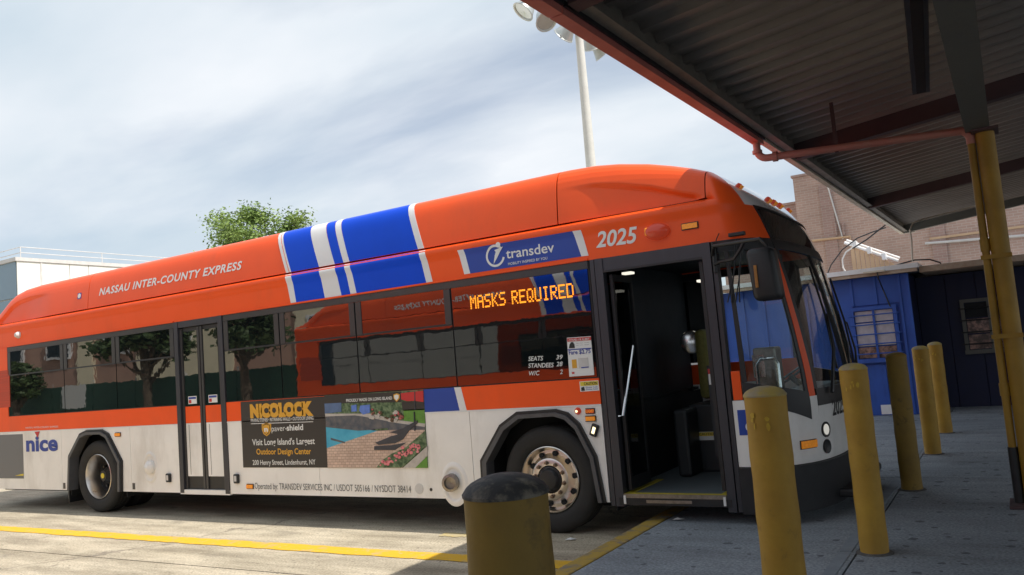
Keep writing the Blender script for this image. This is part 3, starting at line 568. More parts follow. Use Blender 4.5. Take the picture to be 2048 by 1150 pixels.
def cpt(x, k, off=0):                  # k: index along the profile (float), right half
    i = min(int(k), len(GF)-2); t = k-i
    y = GF[i][0]+(GF[i+1][0]-GF[i][0])*t; f = GF[i][1]+(GF[i+1][1]-GF[i][1])*t
    z = 2.80+(ctop(x)-2.80)*f
    for tab, lo, hi in ((CRF, 7.45, 8.80), (CRR, -2.5, -1.0)):
        if lo < x < hi:
            d = .045*sstep((x-lo)/.9)*sstep((hi-x)/.12) if tab is CRF else .035*sstep((hi-x)/.8)*sstep((x-lo)/.1)
            y += d*sstep((lerp(tab, x)-z)/.06+.5)
    nx = Vector((0, -(GF[i+1][1]-GF[i][1])*.55, (GF[i+1][0]-GF[i][0]))).normalized()
    return (x, y+nx.y*off, z+nx.z*off)
def csurf(s, z, off=0):                # point of the fairing side at height z
    f = max(0, min(1, (z-2.80)/(ctop(s)-2.80)))
    for i in range(len(GF)-1):
        if f <= GF[i+1][1]: return cpt(s, i+(f-GF[i][1])/(GF[i+1][1]-GF[i][1]), off)
    return cpt(s, len(GF)-1, off)
bus = empty('transit_bus', (3.2, 1.295, 0)); tag(bus, 'orange, white and blue city bus nosed in at the platform with its front door open', 'bus', 'city buses parked nose-in at the platform')
def patch(name, quad, m, parent, off=0.0, th=.03, ns=1, nz=1, fn=surf, smooth=True):
    (a, b, c, d) = quad; vo = []; vi = []
    for j in range(nz+1):
        t = j/nz
        for i in range(ns+1):
            w = i/ns
            s = (a[0]*(1-w)+b[0]*w)*(1-t)+(d[0]*(1-w)+c[0]*w)*t; z = (a[1]*(1-w)+b[1]*w)*(1-t)+(d[1]*(1-w)+c[1]*w)*t
            vo.append(fn(s, z, off)); vi.append(fn(s, z, off-th))
    n = len(vo); f = []; q = ns+1
    for j in range(nz):
        for i in range(ns):
            k = j*q+i; f.append((k, k+1, k+q+1, k+q)); f.append((n+k, n+k+q, n+k+q+1, n+k+1))
    for i in range(ns): f.append((i, n+i, n+i+1, i+1)); k = nz*q+i; f.append((k, k+1, n+k+1, n+k))
    for j in range(nz): k = j*q; f.append((k, k+q, n+k+q, n+k)); k = j*q+ns; f.append((k, n+k, n+k+q, k+q))
    return finish(name, vo+vi, f, m, parent, smooth, 30)
def rect(name, s0, s1, z0, z1, m, parent, off=0.0, th=.03, ns=1, nz=1, fn=surf): return patch(name, [(s0, z0), (s1, z0), (s1, z1), (s0, z1)], m, parent, off, th, ns, nz, fn)
def pxq(*p): return [sp(*a) for a in p]
_tc = {}
def text_data(body, bold, shear, space):
    key = (body, bold, shear, space)
    if key in _tc: return _tc[key]
    cu = bpy.data.curves.new('t', 'FONT'); cu.body = body; cu.size = 1; cu.offset = bold; cu.shear = shear; cu.space_character = space; cu.resolution_u = 4; cu.fill_mode = 'FRONT'
    o = bpy.data.objects.new('t', cu); C.objects.link(o); dg = bpy.context.evaluated_depsgraph_get()
    me = bpy.data.meshes.new_from_object(o.evaluated_get(dg)); r = ([v.co.copy() for v in me.vertices], [tuple(p.vertices) for p in me.polygons])
    bpy.data.objects.remove(o); bpy.data.curves.remove(cu); bpy.data.meshes.remove(me); _tc[key] = r; return r
CAPH = max(v.y for v in text_data('H', 0, 0, 1)[0])
def lettering(body, p0, p1, hcap, m, parent, off=.004, bold=.0, shear=0.0, space=1.0, fn=surf, rev=False, name='lettering'):
    v, f = text_data(body, bold, shear, space); x0 = min(q.x for q in v); x1 = max(q.x for q in v); out = []
    for q in v:
        a = (q.x-x0)/(x1-x0); out.append(fn(p0[0]+(p1[0]-p0[0])*a, p0[1]+(p1[1]-p0[1])*a+q.y/CAPH*hcap, off))
    me = bpy.data.meshes.new(name); me.from_pydata(out, [], f); me.materials.append(M[m]); o = bpy.data.objects.new(name, me); C.objects.link(o); o.parent = parent; return o
def pxtext(body, x0, y0, x1, y1, hpx, m, parent, y=0.0, **k):
    a = sp(x0, y0, y); b = sp(x1, y1, y); c = sp(x0, y0-hpx, y); return lettering(body, a, b, c[1]-a[1], m, parent, **k)
def disc(name, s, z, r, m, parent, off=.004, h=.004, n=24, fn=surf, prof=None):
    c = Vector(fn(s, z, 0)); nn = (Vector(fn(s, z, 1))-c).normalized()
    return MB().lathe(prof or [(.0005, off), (r, off), (r, off-h), (.0005, off-h)], c, nn, n).build(name, m, parent, True)
def lampbox(name, px, py, w, h, d, m, parent, base='black', fn=surf):
    s, z = sp(px, py); b = rect(name, s-w/2-.008, s+w/2+.008, z-h/2-.008, z+h/2+.008, base, parent, .008, .01, fn=fn)
    c = Vector(fn(s, z, .008)); n = (Vector(fn(s, z, 1))-Vector(fn(s, z, 0))).normalized()
    o = rect('lens', s-w/2, s+w/2, z-h/2, z+h/2, m, b, .008+d, d+.002, 3, 2, fn); return b

# --- structure inside: floor, ceiling, underbody, wheel wells
MB().box(XR+.05, -.67, .04, W-.04, .33, .372).box(-.67, .67, .40, W-.40, .33, .372).box(.67, 6.42, .04, W-.04, .33, .372).box(6.42, 7.76, .40, W-.40, .33, .372).box(7.76, 9.0, .04, W-.04, .33, .372).build('floor', 'floor', bus)
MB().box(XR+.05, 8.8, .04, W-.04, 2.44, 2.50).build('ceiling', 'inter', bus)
MB().box(XR+.1, 6.2, .25, W-.25, .24, .325).build('underbody', 'dark', bus); MB().box(8.05, 9.1, .25, W-.25, .26, .325).build('underbody', 'dark', bus)
for x in (0, 7.09):
    for y0, y1 in ((.36, .37), (W-.37, W-.36)): MB().box(x-.66, x+.66, y0, y1, .20, 1.13).build('wheel_well', 'dark', bus)
    MB().box(x-.62, x+.62, .02, W-.02, 1.10, 1.13).build('wheel_well', 'dark', bus)
    for dx in (-.66, .645): MB().box(x+dx, x+dx+.015, .045, W-.045, .22, 1.10).build('wheel_well', 'dark', bus)
MB().tube([(0, .2, .48), (0, W-.2, .48)], .09, 12).build('axle', 'dark', bus); MB().tube([(7.09, .2, .48), (7.09, W-.2, .48)], .06, 12).build('axle', 'dark', bus)

# --- lower panels with octagonal wheel arches
AF = [(6.37, .30), (6.38, .67), (6.63, 1.0), (6.83, 1.115), (7.25, 1.125), (7.37, 1.09), (7.48, .99), (7.62, .70), (7.67, .30)]
AR = [(-.65, .30), (-.60, .78), (-.31, 1.08), (-.14, 1.125), (.22, 1.125), (.37, 1.07), (.66, .70), (.64, .30)]
ZB, ZW0, ZW1, ZG = 1.147, 1.377, 2.424, 2.79
x1, x2, x3, x4 = sp(123, 900)[0], sp(261, 900)[0], sp(640, 960)[0], sp(944, 900)[0]
def lower(fn, doors):
    def pl(poly, name='skirt_panel', m='white'): return MB().slab(poly, fn, 0.0, -.02).build(name, m, bus)
    g = .003
    pl([(XR, .30), (x1-g, .30), (x1-g, ZB), (XR, ZB)])
    pl([(x1+g, .30)]+AR+[(x2-g, .30), (x2-g, ZB), (x1+g, ZB)])
    cuts = [x2, 1.84, 2.76, x3, x4] if doors else [x2, 1.84, 2.76, x3, x4]
    for a, b in zip(cuts, cuts[1:]):
        if doors and a == 1.84: continue
        pl([(a+g, .30), (b-g, .30), (b-g, ZB), (a+g, ZB)])
    pl([(x4+g, .30)]+AF+[(7.70, .30), (7.70, ZB), (x4+g, ZB)])
    if not doors: pl([(7.70+g, .30), (8.88, .30), (8.88, ZB), (7.70+g, ZB)])
    for A, cx in ((AF, 7.09), (AR, 0.0)):
        inn = [(cx+(x-cx)*.885, .30 if z < .31 else .48+(z-.48)*.90) for x, z in A]
        inn2 = [(cx+(x-cx)*.95, .30 if z < .31 else .48+(z-.48)*.955) for x, z in A]
        MB().slab(A+inn2[::-1], fn, .018, -.03).build('wheel_arch_trim', 'black', bus); MB().slab(inn2+inn[::-1], fn, .038, -.10).build('wheel_arch_flare', 'flare', bus)
lower(surf, True); lower(lsurf, False)
for fn in (surf, lsurf):
    rear = fn is surf
    segs = ((XR, 1.84), (2.76, 7.70)) if rear else ((XR, 7.0), (7.0, 8.88))
    for a, b in segs:
        rect('belt_band', a, b, ZB+.003, ZW0, 'orange', bus, 0, .02, 4, 1, fn); rect('pinstripe', a, b, ZB-.012, ZB+.002, 'vinyl', bus, .004, .006, 1, 1, fn)
        rect('drip_rail', a, b, ZW1+.002, ZW1+.018, 'orange', bus, .012, .03, 1, 1, fn)
    rect('rear_corner_panel', XR, -2.2, ZW0, ZW1, 'orange', bus, 0, .02, 1, 1, fn)
    rect('louvre_panel', XR+.1, sp(19, 750)[0], 1.52, 2.08, 'louvre', bus, .004, .006, 1, 1, fn)
    rect('cant_panel', XR, 8.815, ZW1, ZG, 'orange', bus, 0, .02, 12, 14, fn)
# --- windows of the kerb side
rect('window_surround', -2.2, 1.84, ZW0, ZW1, 'black', bus, -.012, .02); rect('window_surround', 2.76, 7.70, ZW0, ZW1, 'black', bus, -.012, .02)
def win(a, b, fn=surf, bars=True):
    g = rect('window', a+.008, b-.008, ZW0+.012, ZW1-.075, 'win', bus, -.002, .008, 6, 6, fn)
    if bars:
        rect('window_frame', a+.008, b-.008, 1.985, 2.005, 'black', g, .002, .006, 1, 1, fn)
        for q0, q1 in ((a+.01, a+.085), (b-.085, b-.01)): rect('window_frame', q0, q1, 2.0, ZW1-.077, 'sash', g, .004, .008, 1, 1, fn)
    return g
rect('window_header', -2.19, 1.83, ZW1-.072, ZW1-.002, 'sash', bus, .0, .01); rect('window_header', 2.77, 7.69, ZW1-.072, ZW1-.002, 'sash', bus, .0, .01)
for a, b in ((-2.19, -.67), (-.67, .58), (.58, 1.83), (2.77, 3.735), (3.735, 4.90), (4.90, 6.17), (6.17, 7.69)): win(a, b, surf, b < 7.6)
rect('window_surround', -2.2, 7.0, ZW0, ZW1, 'black', bus, -.012, .02, 1, 1, lsurf)
for i in range(6): win(-2.19+1.53*i, -2.19+1.53*(i+1), lsurf)
rect('driver_window', 7.06, 7.86, ZW0+.02, 2.34, 'win', bus, -.004, .006, 1, 1, lsurf); rect('driver_window', 7.94, 8.80, ZW0+.02, 2.34, 'glass', bus, -.004, .006, 1, 1, lsurf)
for a, b, c, d in ((7.0, 7.06, ZW0, ZW1), (7.86, 7.94, ZW0, ZW1), (8.80, 8.93, ZW0, ZW1), (7.06, 7.86, 2.34, ZW1), (7.94, 8.80, 2.34, ZW1)): rect('window_frame', a, b, c, d, 'black', bus, 0, .03, 1, 1, lsurf)
# --- stripes on the cant panel and the roof fairing
def R3(x, y): return (500+x*.34180, 400+y*.34174)
def stripe(b0, b1, t0, t1, yb_, yt, m):      # bottom x-range, top x-range in photo pixels (zoom frame), on the cant panel
    q = [sp(*R3(b0, yb_)), sp(*R3(b1, yb_)), sp(*R3(t1, yt)), sp(*R3(t0, yt))]
    q = [(q[0][0], ZW1+.02), (q[1][0], ZW1+.02), (q[2][0], 2.775), (q[3][0], 2.775)]
    for fn in (surf, lsurf): patch('livery_stripe', q, m, bus, .003, .004, 2, 12, fn)
cant = [(240, 272, 207, 243, 'vinyl'), (272, 440, 243, 405, 'blue'), (440, 537, 405, 497, 'vinyl'), (537, 590, 497, 552, 'blue'), (590, 625, 552, 585, 'vinyl'), (625, 1033, 585, 988, 'blue'), (1033, 1070, 988, 1023, 'vinyl')]
for b0, b1, t0, t1, m in cant:
    f_b = lambda x: 612-(x-240)*.155; f_t = lambda x: 432-(x-207)*.178
    q = []
    for x, yf in ((b0, f_b), (b1, f_b), (t1, f_t), (t0, f_t)): q.append(sp(*R3(x, yf(x))))
    q = [(q[0][0], ZW1+.02), (q[1][0], ZW1+.02), (q[2][0], 2.774), (q[3][0], 2.774)]
    for fn in (surf, lsurf): patch('livery_stripe', q, m, bus, .003, .004, 2, 12, fn)
def croof(xa, xb, off, m, name, lo=(0, 0), th=.012, parent=None, nx=24, inset=0.0):    # strip right over the roof; lean given by lo=(dx at gap, dx at shoulder)
    K = len(GF)-1; sub = 8 if nx > 60 else 2; ks = [i/sub for i in range(sub*K+1)]; v = []; n = 2*len(ks)-1; rows = []
    for o_ in (off, off-th):
        for i in range(nx+1):
            t = i/nx
            for k in ks+ks[-2::-1]:
                right = True
                idx = k
                i0 = min(int(idx), K-1); f = GF[i0][1]+(GF[i0+1][1]-GF[i0][1])*(idx-i0); w = min(1, f/.93)
                x = xa+(xb-xa)*t+lo[0]*(1-w)+lo[1]*w; v.append([x, idx, o_])
    # right half then left half
    out = []; m_ = len(ks); per = 2*m_-1
    for j, (x, k, o_) in enumerate(v):
        p = cpt(x, k, o_); out.append(p if (j % per) < m_ else (p[0], W-p[1], p[2]))
    N_ = (nx+1)*per; f = []
    for i in range(nx):
        for k in range(per-1):
            a = i*per+k; f.append((a, a+1, a+per+1, a+per)); f.append((N_+a, N_+a+per, N_+a+per+1, N_+a+1))
        a = i*per; f.append((a, a+per, N_+a+per, N_+a)); a = i*per+per-1; f.append((a, N_+a, N_+a+per, a+per))
    for k in range(per-1): a = k; f.append((a, N_+a, N_+a+1, a+1)); a = nx*per+k; f.append((a, a+1, N_+a+1, N_+a))
    return finish(name, out, f, m, parent or bus, True, 40)
seams = [XR, sp(172, 613)[0], sp(*R3(243, 415))[0]-.06, sp(1113, 445)[0], 8.812]
for a, b in zip(seams, seams[1:]): croof(a+(.006 if a != XR else 0), b-.006, 0, 'orange', 'roof_fairing', nx=110 if (a < -2 or b > 8) else 20)
def cowlx(x, y, yy): return sp(*R3(x, y), yy)[0]
ct = [(212, 242, 178, 210, 'vinyl'), (242, 405, 210, 368, 'blue'), (405, 497, 368, 460, 'vinyl'), (497, 548, 460, 512, 'blue'), (548, 583, 512, 548, 'vinyl'), (583, 985, 548, 938, 'blue'), (985, 1020, 938, 972, 'vinyl')]
for b0, b1, t0, t1, m in ct:
    fb = lambda x: 418-(x-212)*.152; ft = lambda x: 187-(x-178)*.204
    xa0, xa1 = cowlx(b0, fb(b0), .024), cowlx(b1, fb(b1), .024); xt0 = cowlx(t0, ft(t0), .16); xt1 = cowlx(t1, ft(t1), .16)
    dl = ((xt0-xa0)+(xt1-xa1))/2
    if xa0 < seams[2] < xa1:
        croof(xa0, seams[2]-.006, .003, m, 'livery_stripe', (0, dl), .002, nx=3); croof(seams[2]+.006-0, xa1, .003, m, 'livery_stripe', (0, dl), .002, nx=6)
    else: croof(xa0, xa1, .003, m, 'livery_stripe', (0, dl), .002, nx=6)
MB().box(XR+.3, 8.7, .07, W-.07, 2.79, 2.80).build('roof_deck', 'dark', bus)
for i, (px, py) in enumerate(((1080, 464), (886, 492))): s, z = sp(px, py); rect('hinge', s-.09, s+.09, 2.778, 2.792, 'vinyl', bus, -.012, .02)
# --- front cap above the destination sign, lofted between fairing and front
def zB(s): return 2.79-.075*sstep((s-8.83)/.30)
def cap_half(mir):
    K = len(GF)-1; A = [Vector(cpt(8.815, i/6)) for i in range(6*K+1)]; cum = [0]
    for a, b in zip(A, A[1:]): cum.append(cum[-1]+(b-a).length)
    def Af(t):
        d = t*cum[-1]; 
        for i in range(len(A)-1):
            if d <= cum[i+1]+1e-9: return A[i].lerp(A[i+1], (d-cum[i])/max(1e-9, cum[i+1]-cum[i]))
        return A[-1]
    nt_, nw = 60, 16
    def P(t, w):
        a = Af(t); s = 8.822+(SC-8.822)*t; b = Vector(surf(s, zB(s))); d = (b-a).length
        out = Vector((.35+.65*t, -(1-t)*.8, .7)).normalized(); m = (a+b)/2+out*d*.16
        return a*(1-w)**2+m*2*w*(1-w)+b*w*w
    tb = .30
    for name, m, t0, t1 in (('front_cap', 'orange', 0, tb), ('front_roof_cap', 'capw', tb, 1)):
        n = int(nt_*(t1-t0)); v = []; f = []
        for i in range(n+1):
            for j in range(nw+1):
                p = P(t0+(t1-t0)*i/n, j/nw); v.append((p.x, W-p.y if mir else p.y, p.z))
        for i in range(n):
            for j in range(nw): k = i*(nw+1)+j; f.append((k, k+1, k+nw+2, k+nw+1))
        finish(name, v, f, m, bus, True)
    return P
CAPP = cap_half(False); cap_half(True)
for t in (.40, .78, .90): pass
def marker(t, w, mir=False):
    p = CAPP(t, w); q2 = CAPP(t, min(1, w+.05)); d = (q2-p).normalized(); 
    if mir: p = Vector((p.x, W-p.y, p.z)); d = Vector((d.x, -d.y, d.z))
    nn = Vector((-d.z, 0, d.x)); nn = nn if nn.z > 0 else -nn
    mb = MB().lathe([(.001, -.01), (.05, -.01), (.05, .012), (.04, .028), (.001, .034)], (0, 0, 0), (0, 0, 1), 14)
    def tr(v, k): return tuple(p+d*(v[0]*.55-.0)+Vector((0, 1, 0))*v[1]*1.25+nn*v[2]*k)
    b = finish('marker_lamp', [tr(v, 1) for v in mb.v], mb.f, 'redl', bus, True)
    mb = MB().box(.018, .05, -.03, .03, .0, .03, .004); finish('lens', [tr(v, 1) for v in mb.v], mb.f, 'amber', b)
marker(.42, .50); marker(.86, .62); marker(.985, .62); marker(.86, .62, True); marker(.42, .50, True)

# --- front: bumper, lower mask, windshield, sign
def fr(name, s0, s1, z0, z1, m, off=0.0, th=.02, ns=14, nz=3, both=True, par=None):
    o = rect(name, s0, s1, z0, z1, m, par or bus, off, th, ns, nz)
    if both and s1 < SC-.01: rect(name, s0, s1, z0, z1, m, par or bus, off, th, ns, nz, lsurf)
    return o
S0 = 8.915; SF = 2*SC
fr('bumper', 8.865, SF-8.865, .235, .595, 'black', .028, .06, 60, 5)
MB().box(9.2, 9.62, 0.55, W-.55, .27, .34, .02).build('bumper_step', 'black', bus)
patch('front_skirt', [(8.862, .60), (8.925, .60), (8.925, 1.125), (8.862, 1.125)], 'white', bus, 0, .02, 2, 2)
patch('front_skirt', [(8.925, .60), (S_A-.037, .60), (S_A-.037, .935), (8.925, 1.125)], 'white', bus, 0, .02, 16, 6)
patch('front_skirt', [(S_A-.036, .60), (S_A+.055, .60), (S_A+.055, 1.115), (S_A-.036, 1.115)], 'white', bus, 0, .02, 4, 3)
patch('front_skirt', [(8.862, .60), (S_A+.055, .60), (S_A+.055, 1.115), (8.862, 1.115)], 'white', bus, 0, .02, 16, 6, lsurf)
rect('front_mask', S_A+.055, SF-S_A-.055, .60, 1.03, 'white', bus, 0, .02, 44, 4)
rect('windshield_mask', S_A+.055, SF-S_A-.055, 1.032, 1.17, 'black', bus, .002, .02, 44, 3)
patch('front_corner_strip', [(8.872, 1.13), (8.925, 1.13), (8.925, 1.36), (8.872, 1.36)], 'orange', bus, .003, .02, 2, 2)
# quarter window, framed in black
zq = lambda s: 1.128-(s-8.93)*(.192/(S_A-.045-8.93))
def qframe(fn):
    a, b = 8.93, S_A-.04
    patch('quarter_window_frame', [(a, zq(a)), (b, zq(b)), (b, 1.15), (a, 1.27)], 'black', bus, .004, .02, 16, 3, fn)
    patch('quarter_window_frame', [(a, 1.27), (a+.03, 1.268), (a+.03, 2.33), (a, 2.33)], 'black', bus, 0, .02, 2, 8, fn)
    patch('quarter_window_frame', [(b-.035, 1.15), (b, 1.15), (b, 2.33), (b-.035, 2.33)], 'black', bus, 0, .02, 2, 8, fn)
    patch('quarter_window_frame', [(8.862, 2.33), (S_A+.02, 2.33), (S_A+.02, ZW1), (8.862, ZW1)], 'black', bus, 0, .02, 12, 3, fn)
    patch('quarter_window', [(a+.03, 1.268), (b-.035, 1.15), (b-.035, 2.33), (a+.03, 2.33)], 'glass', bus, -.006, .004, 12, 10, fn)
    patch('windshield_pillar', [(S_A-.04, 1.116), (S_A+.03, 1.116), (S_A+.02, 2.33), (S_A-.04, 2.33)], 'orange', bus, .004, .03, 4, 14, fn)
    patch('front_corner_panel', [(8.815, ZW1), (S_A+.02, ZW1), (S_A+.02, 2.716), (8.815, 2.716)], 'orange', bus, 0, .02, 18, 10, fn)
    v = []; f = []
    for i in range(21):
        s = 8.815+(S_A+.02-8.815)*i/20
        for j in range(5): v.append(fn(s, 2.716+(zB(s)-2.716)*j/4, 0))
        if i:
            for j in range(4): k = (i-1)*5+j; f.append((k, k+1, k+6, k+5))
    finish('front_corner_panel', v, f, 'orange', bus, True)
qframe(surf); qframe(lsurf)
ws0 = S_A+.03
rect('windshield_frame', ws0, ws0+.05, 1.17, 2.33, 'black', bus, 0, .03, 3, 10); rect('windshield_frame', ws0, ws0+.05, 1.17, 2.33, 'black', bus, 0, .03, 3, 10, lsurf)
rect('windshield', ws0+.05, SC-.025, 1.17, 2.33, 'glass', bus, -.004, .004, 24, 14); rect('windshield', ws0+.05, SC-.025, 1.17, 2.33, 'glass', bus, -.004, .004, 24, 14, lsurf)
rect('windshield_divider', SC-.03, SC+.03, 1.17, 2.33, 'black', bus, .008, .03, 2, 10)
rect('sign_trim', S_A+.02, SF-S_A-.02, 2.33, 2.42, 'black', bus, .006, .03, 44, 3)
rect('destination_sign', S_A+.04, SF-S_A-.04, 2.42, 2.695, 'sign', bus, .004, .02, 44, 6)
rect('sign_trim', S_A+.02, SF-S_A-.02, 2.696, 2.722, 'black', bus, .010, .03, 44, 2)
rect('sign_trim', S_A+.02, S_A+.04, 2.42, 2.696, 'black', bus, .010, .03, 2, 6)
lettering('2025', (S_A+.28, .93), (S_A+.62, .93), .12, 'textk', bus, .004, .02)
for k, fn in ((1, surf), (2, lsurf)):
    for zz, rr in ((.835, .055), (.70, .05)):
        o = disc('headlight', S_A+.13, zz, rr, 'black', bus, prof=[(.0005, .006), (rr*.8, .006), (rr, .012), (rr*1.12, .012), (rr*1.12, -.01)], fn=fn)
        if zz > .8: disc('lens', S_A+.13, zz, rr*.78, 'head', o, .011, .003, fn=fn)
s, z = S_A-.07, .745
for fn in (surf, lsurf):
    o = rect('turn_signal', s-.10, s+.06, z-.035, z+.035, 'black', bus, .006, .01, 4, 2, fn); rect('lens', s-.092, s+.052, z-.028, z+.028, 'amber', o, .02, .014, 6, 3, fn)
# wheelchair sign
rect('wheelchair_sign', 8.885, 9.08, .85, 1.05, 'navy', bus, .003, .003, 6, 1)
# wheelchair symbol, drawn as a thin outline figure
def stroke(pts, w, m, parent, off=.006, fn=surf):
    v = []; f = []
    for i, (x, y) in enumerate(pts):
        a = Vector(pts[max(0, i-1)]); b = Vector(pts[min(len(pts)-1, i+1)]); d = (b-a).normalized(); n = Vector((-d.y, d.x))*w/2
        v += [fn(x+n.x, y+n.y, off), fn(x-n.x, y-n.y, off)]
        if i: k = 2*i; f.append((k-2, k, k+1, k-1))
    return finish('symbol', v, f, m, parent)
cx, cz = 8.975, .915
stroke([(cx+.045*math.cos(t), cz+.045*math.sin(t)) for t in [1.9+i*.28 for i in range(17)]], .012, 'text', bus)
stroke([(cx-.012, cz+.095), (cx-.008, cz+.04), (cx+.042, cz+.038), (cx+.06, cz-.015), (cx+.075, cz-.008)], .014, 'text', bus)
disc('symbol', cx-.012, cz+.112, .013, 'text', bus, .0065, .003)

# --- rear door, closed, two leaves
a, b = 1.84, 2.76; pw = .075
rect('door_frame', a, a+pw, .30, ZW1, 'frame', bus, .010, .05); rect('door_frame', b-pw, b, .30, ZW1, 'frame', bus, .010, .05); rect('door_frame', a+pw, b-pw, 2.345, ZW1, 'frame', bus, .004, .04); rect('door_sill', a, b, .285, .34, 'white', bus, .008, .04)
mid = (a+b)/2
for l0, l1 in ((a+pw+.004, mid-.006), (mid+.006, b-pw-.004)):
    d = rect('door', l0, l1, .345, 2.34, 'black', bus, -.030, .03)
    rect('door_glass', l0+.055, l1-.055, 1.36, 2.29, 'win', d, -.024, .01, 3, 4); rect('door_panel', l0+.045, l1-.045, 1.15, 1.355, 'orange', d, -.022, .01); rect('door_panel', l0+.045, l1-.045, .50, 1.148, 'white', d, -.022, .01)
    rect('door_edge', l0+.002, l0+.04, .35, 2.33, 'sash', d, -.016, .014); rect('door_edge', l1-.04, l1-.002, .35, 2.33, 'sash', d, -.016, .014)
    rect('panel_rib', l0+.10, l0+.105, .52, 1.13, 'sash', d, -.020, .004)
    st = rect('door_sticker', l0+.11, l0+.27, 1.385, 1.48, 'text', d, -.021, .003); rect('sticker_print', l0+.12, l0+.17, 1.395, 1.435, 'red', d, -.0195, .001); rect('sticker_print', l0+.12, l0+.26, 1.445, 1.47, 'textb', d, -.0195, .001)
# --- front doorway
a, b = 7.715, 8.885
for q0, q1 in ((7.715, 7.755), (7.765, 7.84)): rect('door_post', q0, q1, .27, ZW1, 'frame', bus, .014 if q0 > 7.75 else .006, .08)
for q0, q1 in ((8.745, 8.815), (8.823, 8.858)): rect('door_post', q0, q1, .245, ZW1, 'frame', bus, .016 if q0 < 8.8 else .006, .08)
rect('door_header', 7.84, 8.745, 2.31, ZW1, 'frame', bus, .004, .06); rect('door_header_lip', 7.84, 8.745, 2.295, 2.312, 'black', bus, .012, .05)
rect('door_sill', 7.80, 8.78, .285, .345, 'black', bus, .02, .06); rect('sill_plate', 8.05, 8.45, .305, .33, 'steel', bus, .024, .004)
for q0 in (7.845, 8.715): rect('sill_marker', q0, q0+.02, .295, .365, 'text', bus, .028, .008)
MB().box(7.845, 8.74, -.012, .055, .373, .378).build('threshold_edge', 'yband', bus); MB().box(7.845, 7.91, .056, .75, .373, .378).build('threshold_edge', 'yband', bus); MB().box(8.68, 8.74, .056, .75, .373, .378).build('threshold_edge', 'yband', bus)
MB().box(7.845, 8.74, -.02, -.012, .345, .379).build('ramp_edge', 'steel', bus)
for xx, sg in ((7.862, 1), (8.715, -1)):                        # leaves folded back into the doorway
    d = MB().box(xx, xx+.03*sg, .06, .095, .40, 2.28).box(xx, xx+.03*sg, .47, .50, .40, 2.28).box(xx, xx+.03*sg, .095, .47, 2.22, 2.28).box(xx, xx+.03*sg, .095, .47, .40, .50).build('door', 'black', bus)
    MB().box(xx+.010*sg, xx+.016*sg, .095, .47, .50, 2.22).build('door_glass', 'doorglass', d)
p = at(1266, 692, 0, 7.93); q1 = at(1246, 832, 0, 7.93)
MB().tube([(7.89, p.y+.03, p.z), p, q1, (7.89, q1.y, q1.z-.0)], .011, 8).build('grab_handle', 'chrome', bus, True)
# --- driver's area seen through the doorway and glass
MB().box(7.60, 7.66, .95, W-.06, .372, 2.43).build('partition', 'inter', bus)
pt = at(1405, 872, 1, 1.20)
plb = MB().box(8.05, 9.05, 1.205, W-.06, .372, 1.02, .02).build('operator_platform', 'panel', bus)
MB().box(pt.x-.16, pt.x+.16, 1.197, 1.203, pt.z-.04, pt.z+.04).build('caution_sticker', 'text', bus); MB().box(pt.x-.05, pt.x+.155, 1.194, 1.196, pt.z+.0, pt.z+.036).build('caution_band', 'yel', bus)
plane12 = lambda s, z, off=0: (s, 1.193-off, z)
lettering('CAUTION', (pt.x-.03, pt.z+.008), (pt.x+.145, pt.z+.008), .022, 'textk', bus, .0, .01, fn=plane12)
MB().box(8.0, 8.14, .9, 1.28, .372, 1.0, .03).build('wheel_box', 'panel', bus)
pc = at(1428, 700, 1, 1.75)
MB().box(pc.x-.12, pc.x+.0, 1.5, 2.0, 1.05, pc.z+.22, .05).build('driver_seat_back', 'seat', bus); MB().box(pc.x, pc.x+.45, 1.5, 2.0, 1.0, 1.12, .04).build('driver_seat', 'seat', bus)
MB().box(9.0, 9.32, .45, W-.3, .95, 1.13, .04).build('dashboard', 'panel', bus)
MB().lathe([(.20, -.012), (.222, 0), (.20, .012), (.188, 0)], (8.93, 1.75, 1.22), (-.55, 0, .83), 28, True).build('steering_wheel', 'black', bus, True)
MB().tube([(8.93, 1.75, 1.22), (9.15, 1.75, 1.0)], .03, 8).build('steering_column', 'black', bus)
fb = at(1535, 730, 1, .95); MB().box(fb.x-.10, fb.x+.10, .86, 1.10, .38, fb.z+.16, .02).build('farebox', 'steel', bus); MB().box(fb.x-.105, fb.x-.0, .85, .86, fb.z-.1, fb.z+.1).build('farebox_panel', 'chrome', bus)
MB().tube([(8.92, .62, .4), (8.92, .62, 1.38), (8.96, .62, 1.43), (9.08, .62, 1.43), (9.1, .62, 1.38), (9.1, .62, .9)], .017, 10).build('stanchion', 'chrome', bus, True)
for px, py, yy in ((1255, 547, .9), (1405, 562, 1.2)):
    p = at(px, py, 1, yy); MB().box(p.x-.05, p.x+.05, yy-.03, yy+.06, p.z-.008, p.z+.015, .004).build('ceiling_lamp', 'lampw', bus)
p = at(1383, 684, 1, 1.6); MB().lathe([(.002, -.02), (.11, -.02), (.12, 0), (.10, .01), (.002, .012)], (p.x, 1.6, p.z), (.3, -1, 0), 20).build('inside_mirror', 'chrome', bus, True)
p = at(1428, 753, 1, .6); MB().box(p.x-.05, p.x+.05, .597, .603, p.z-.07, p.z+.07).build('notice', 'text', bus); MB().box(p.x-.05, p.x+.05, .594, .596, p.z+.025, p.z+.07).build('notice_band', 'red', bus)
MB().box(p.x-.06, p.x+.10, .604, .62, .6, p.z+.1).build('modesty_panel', 'inter', bus)
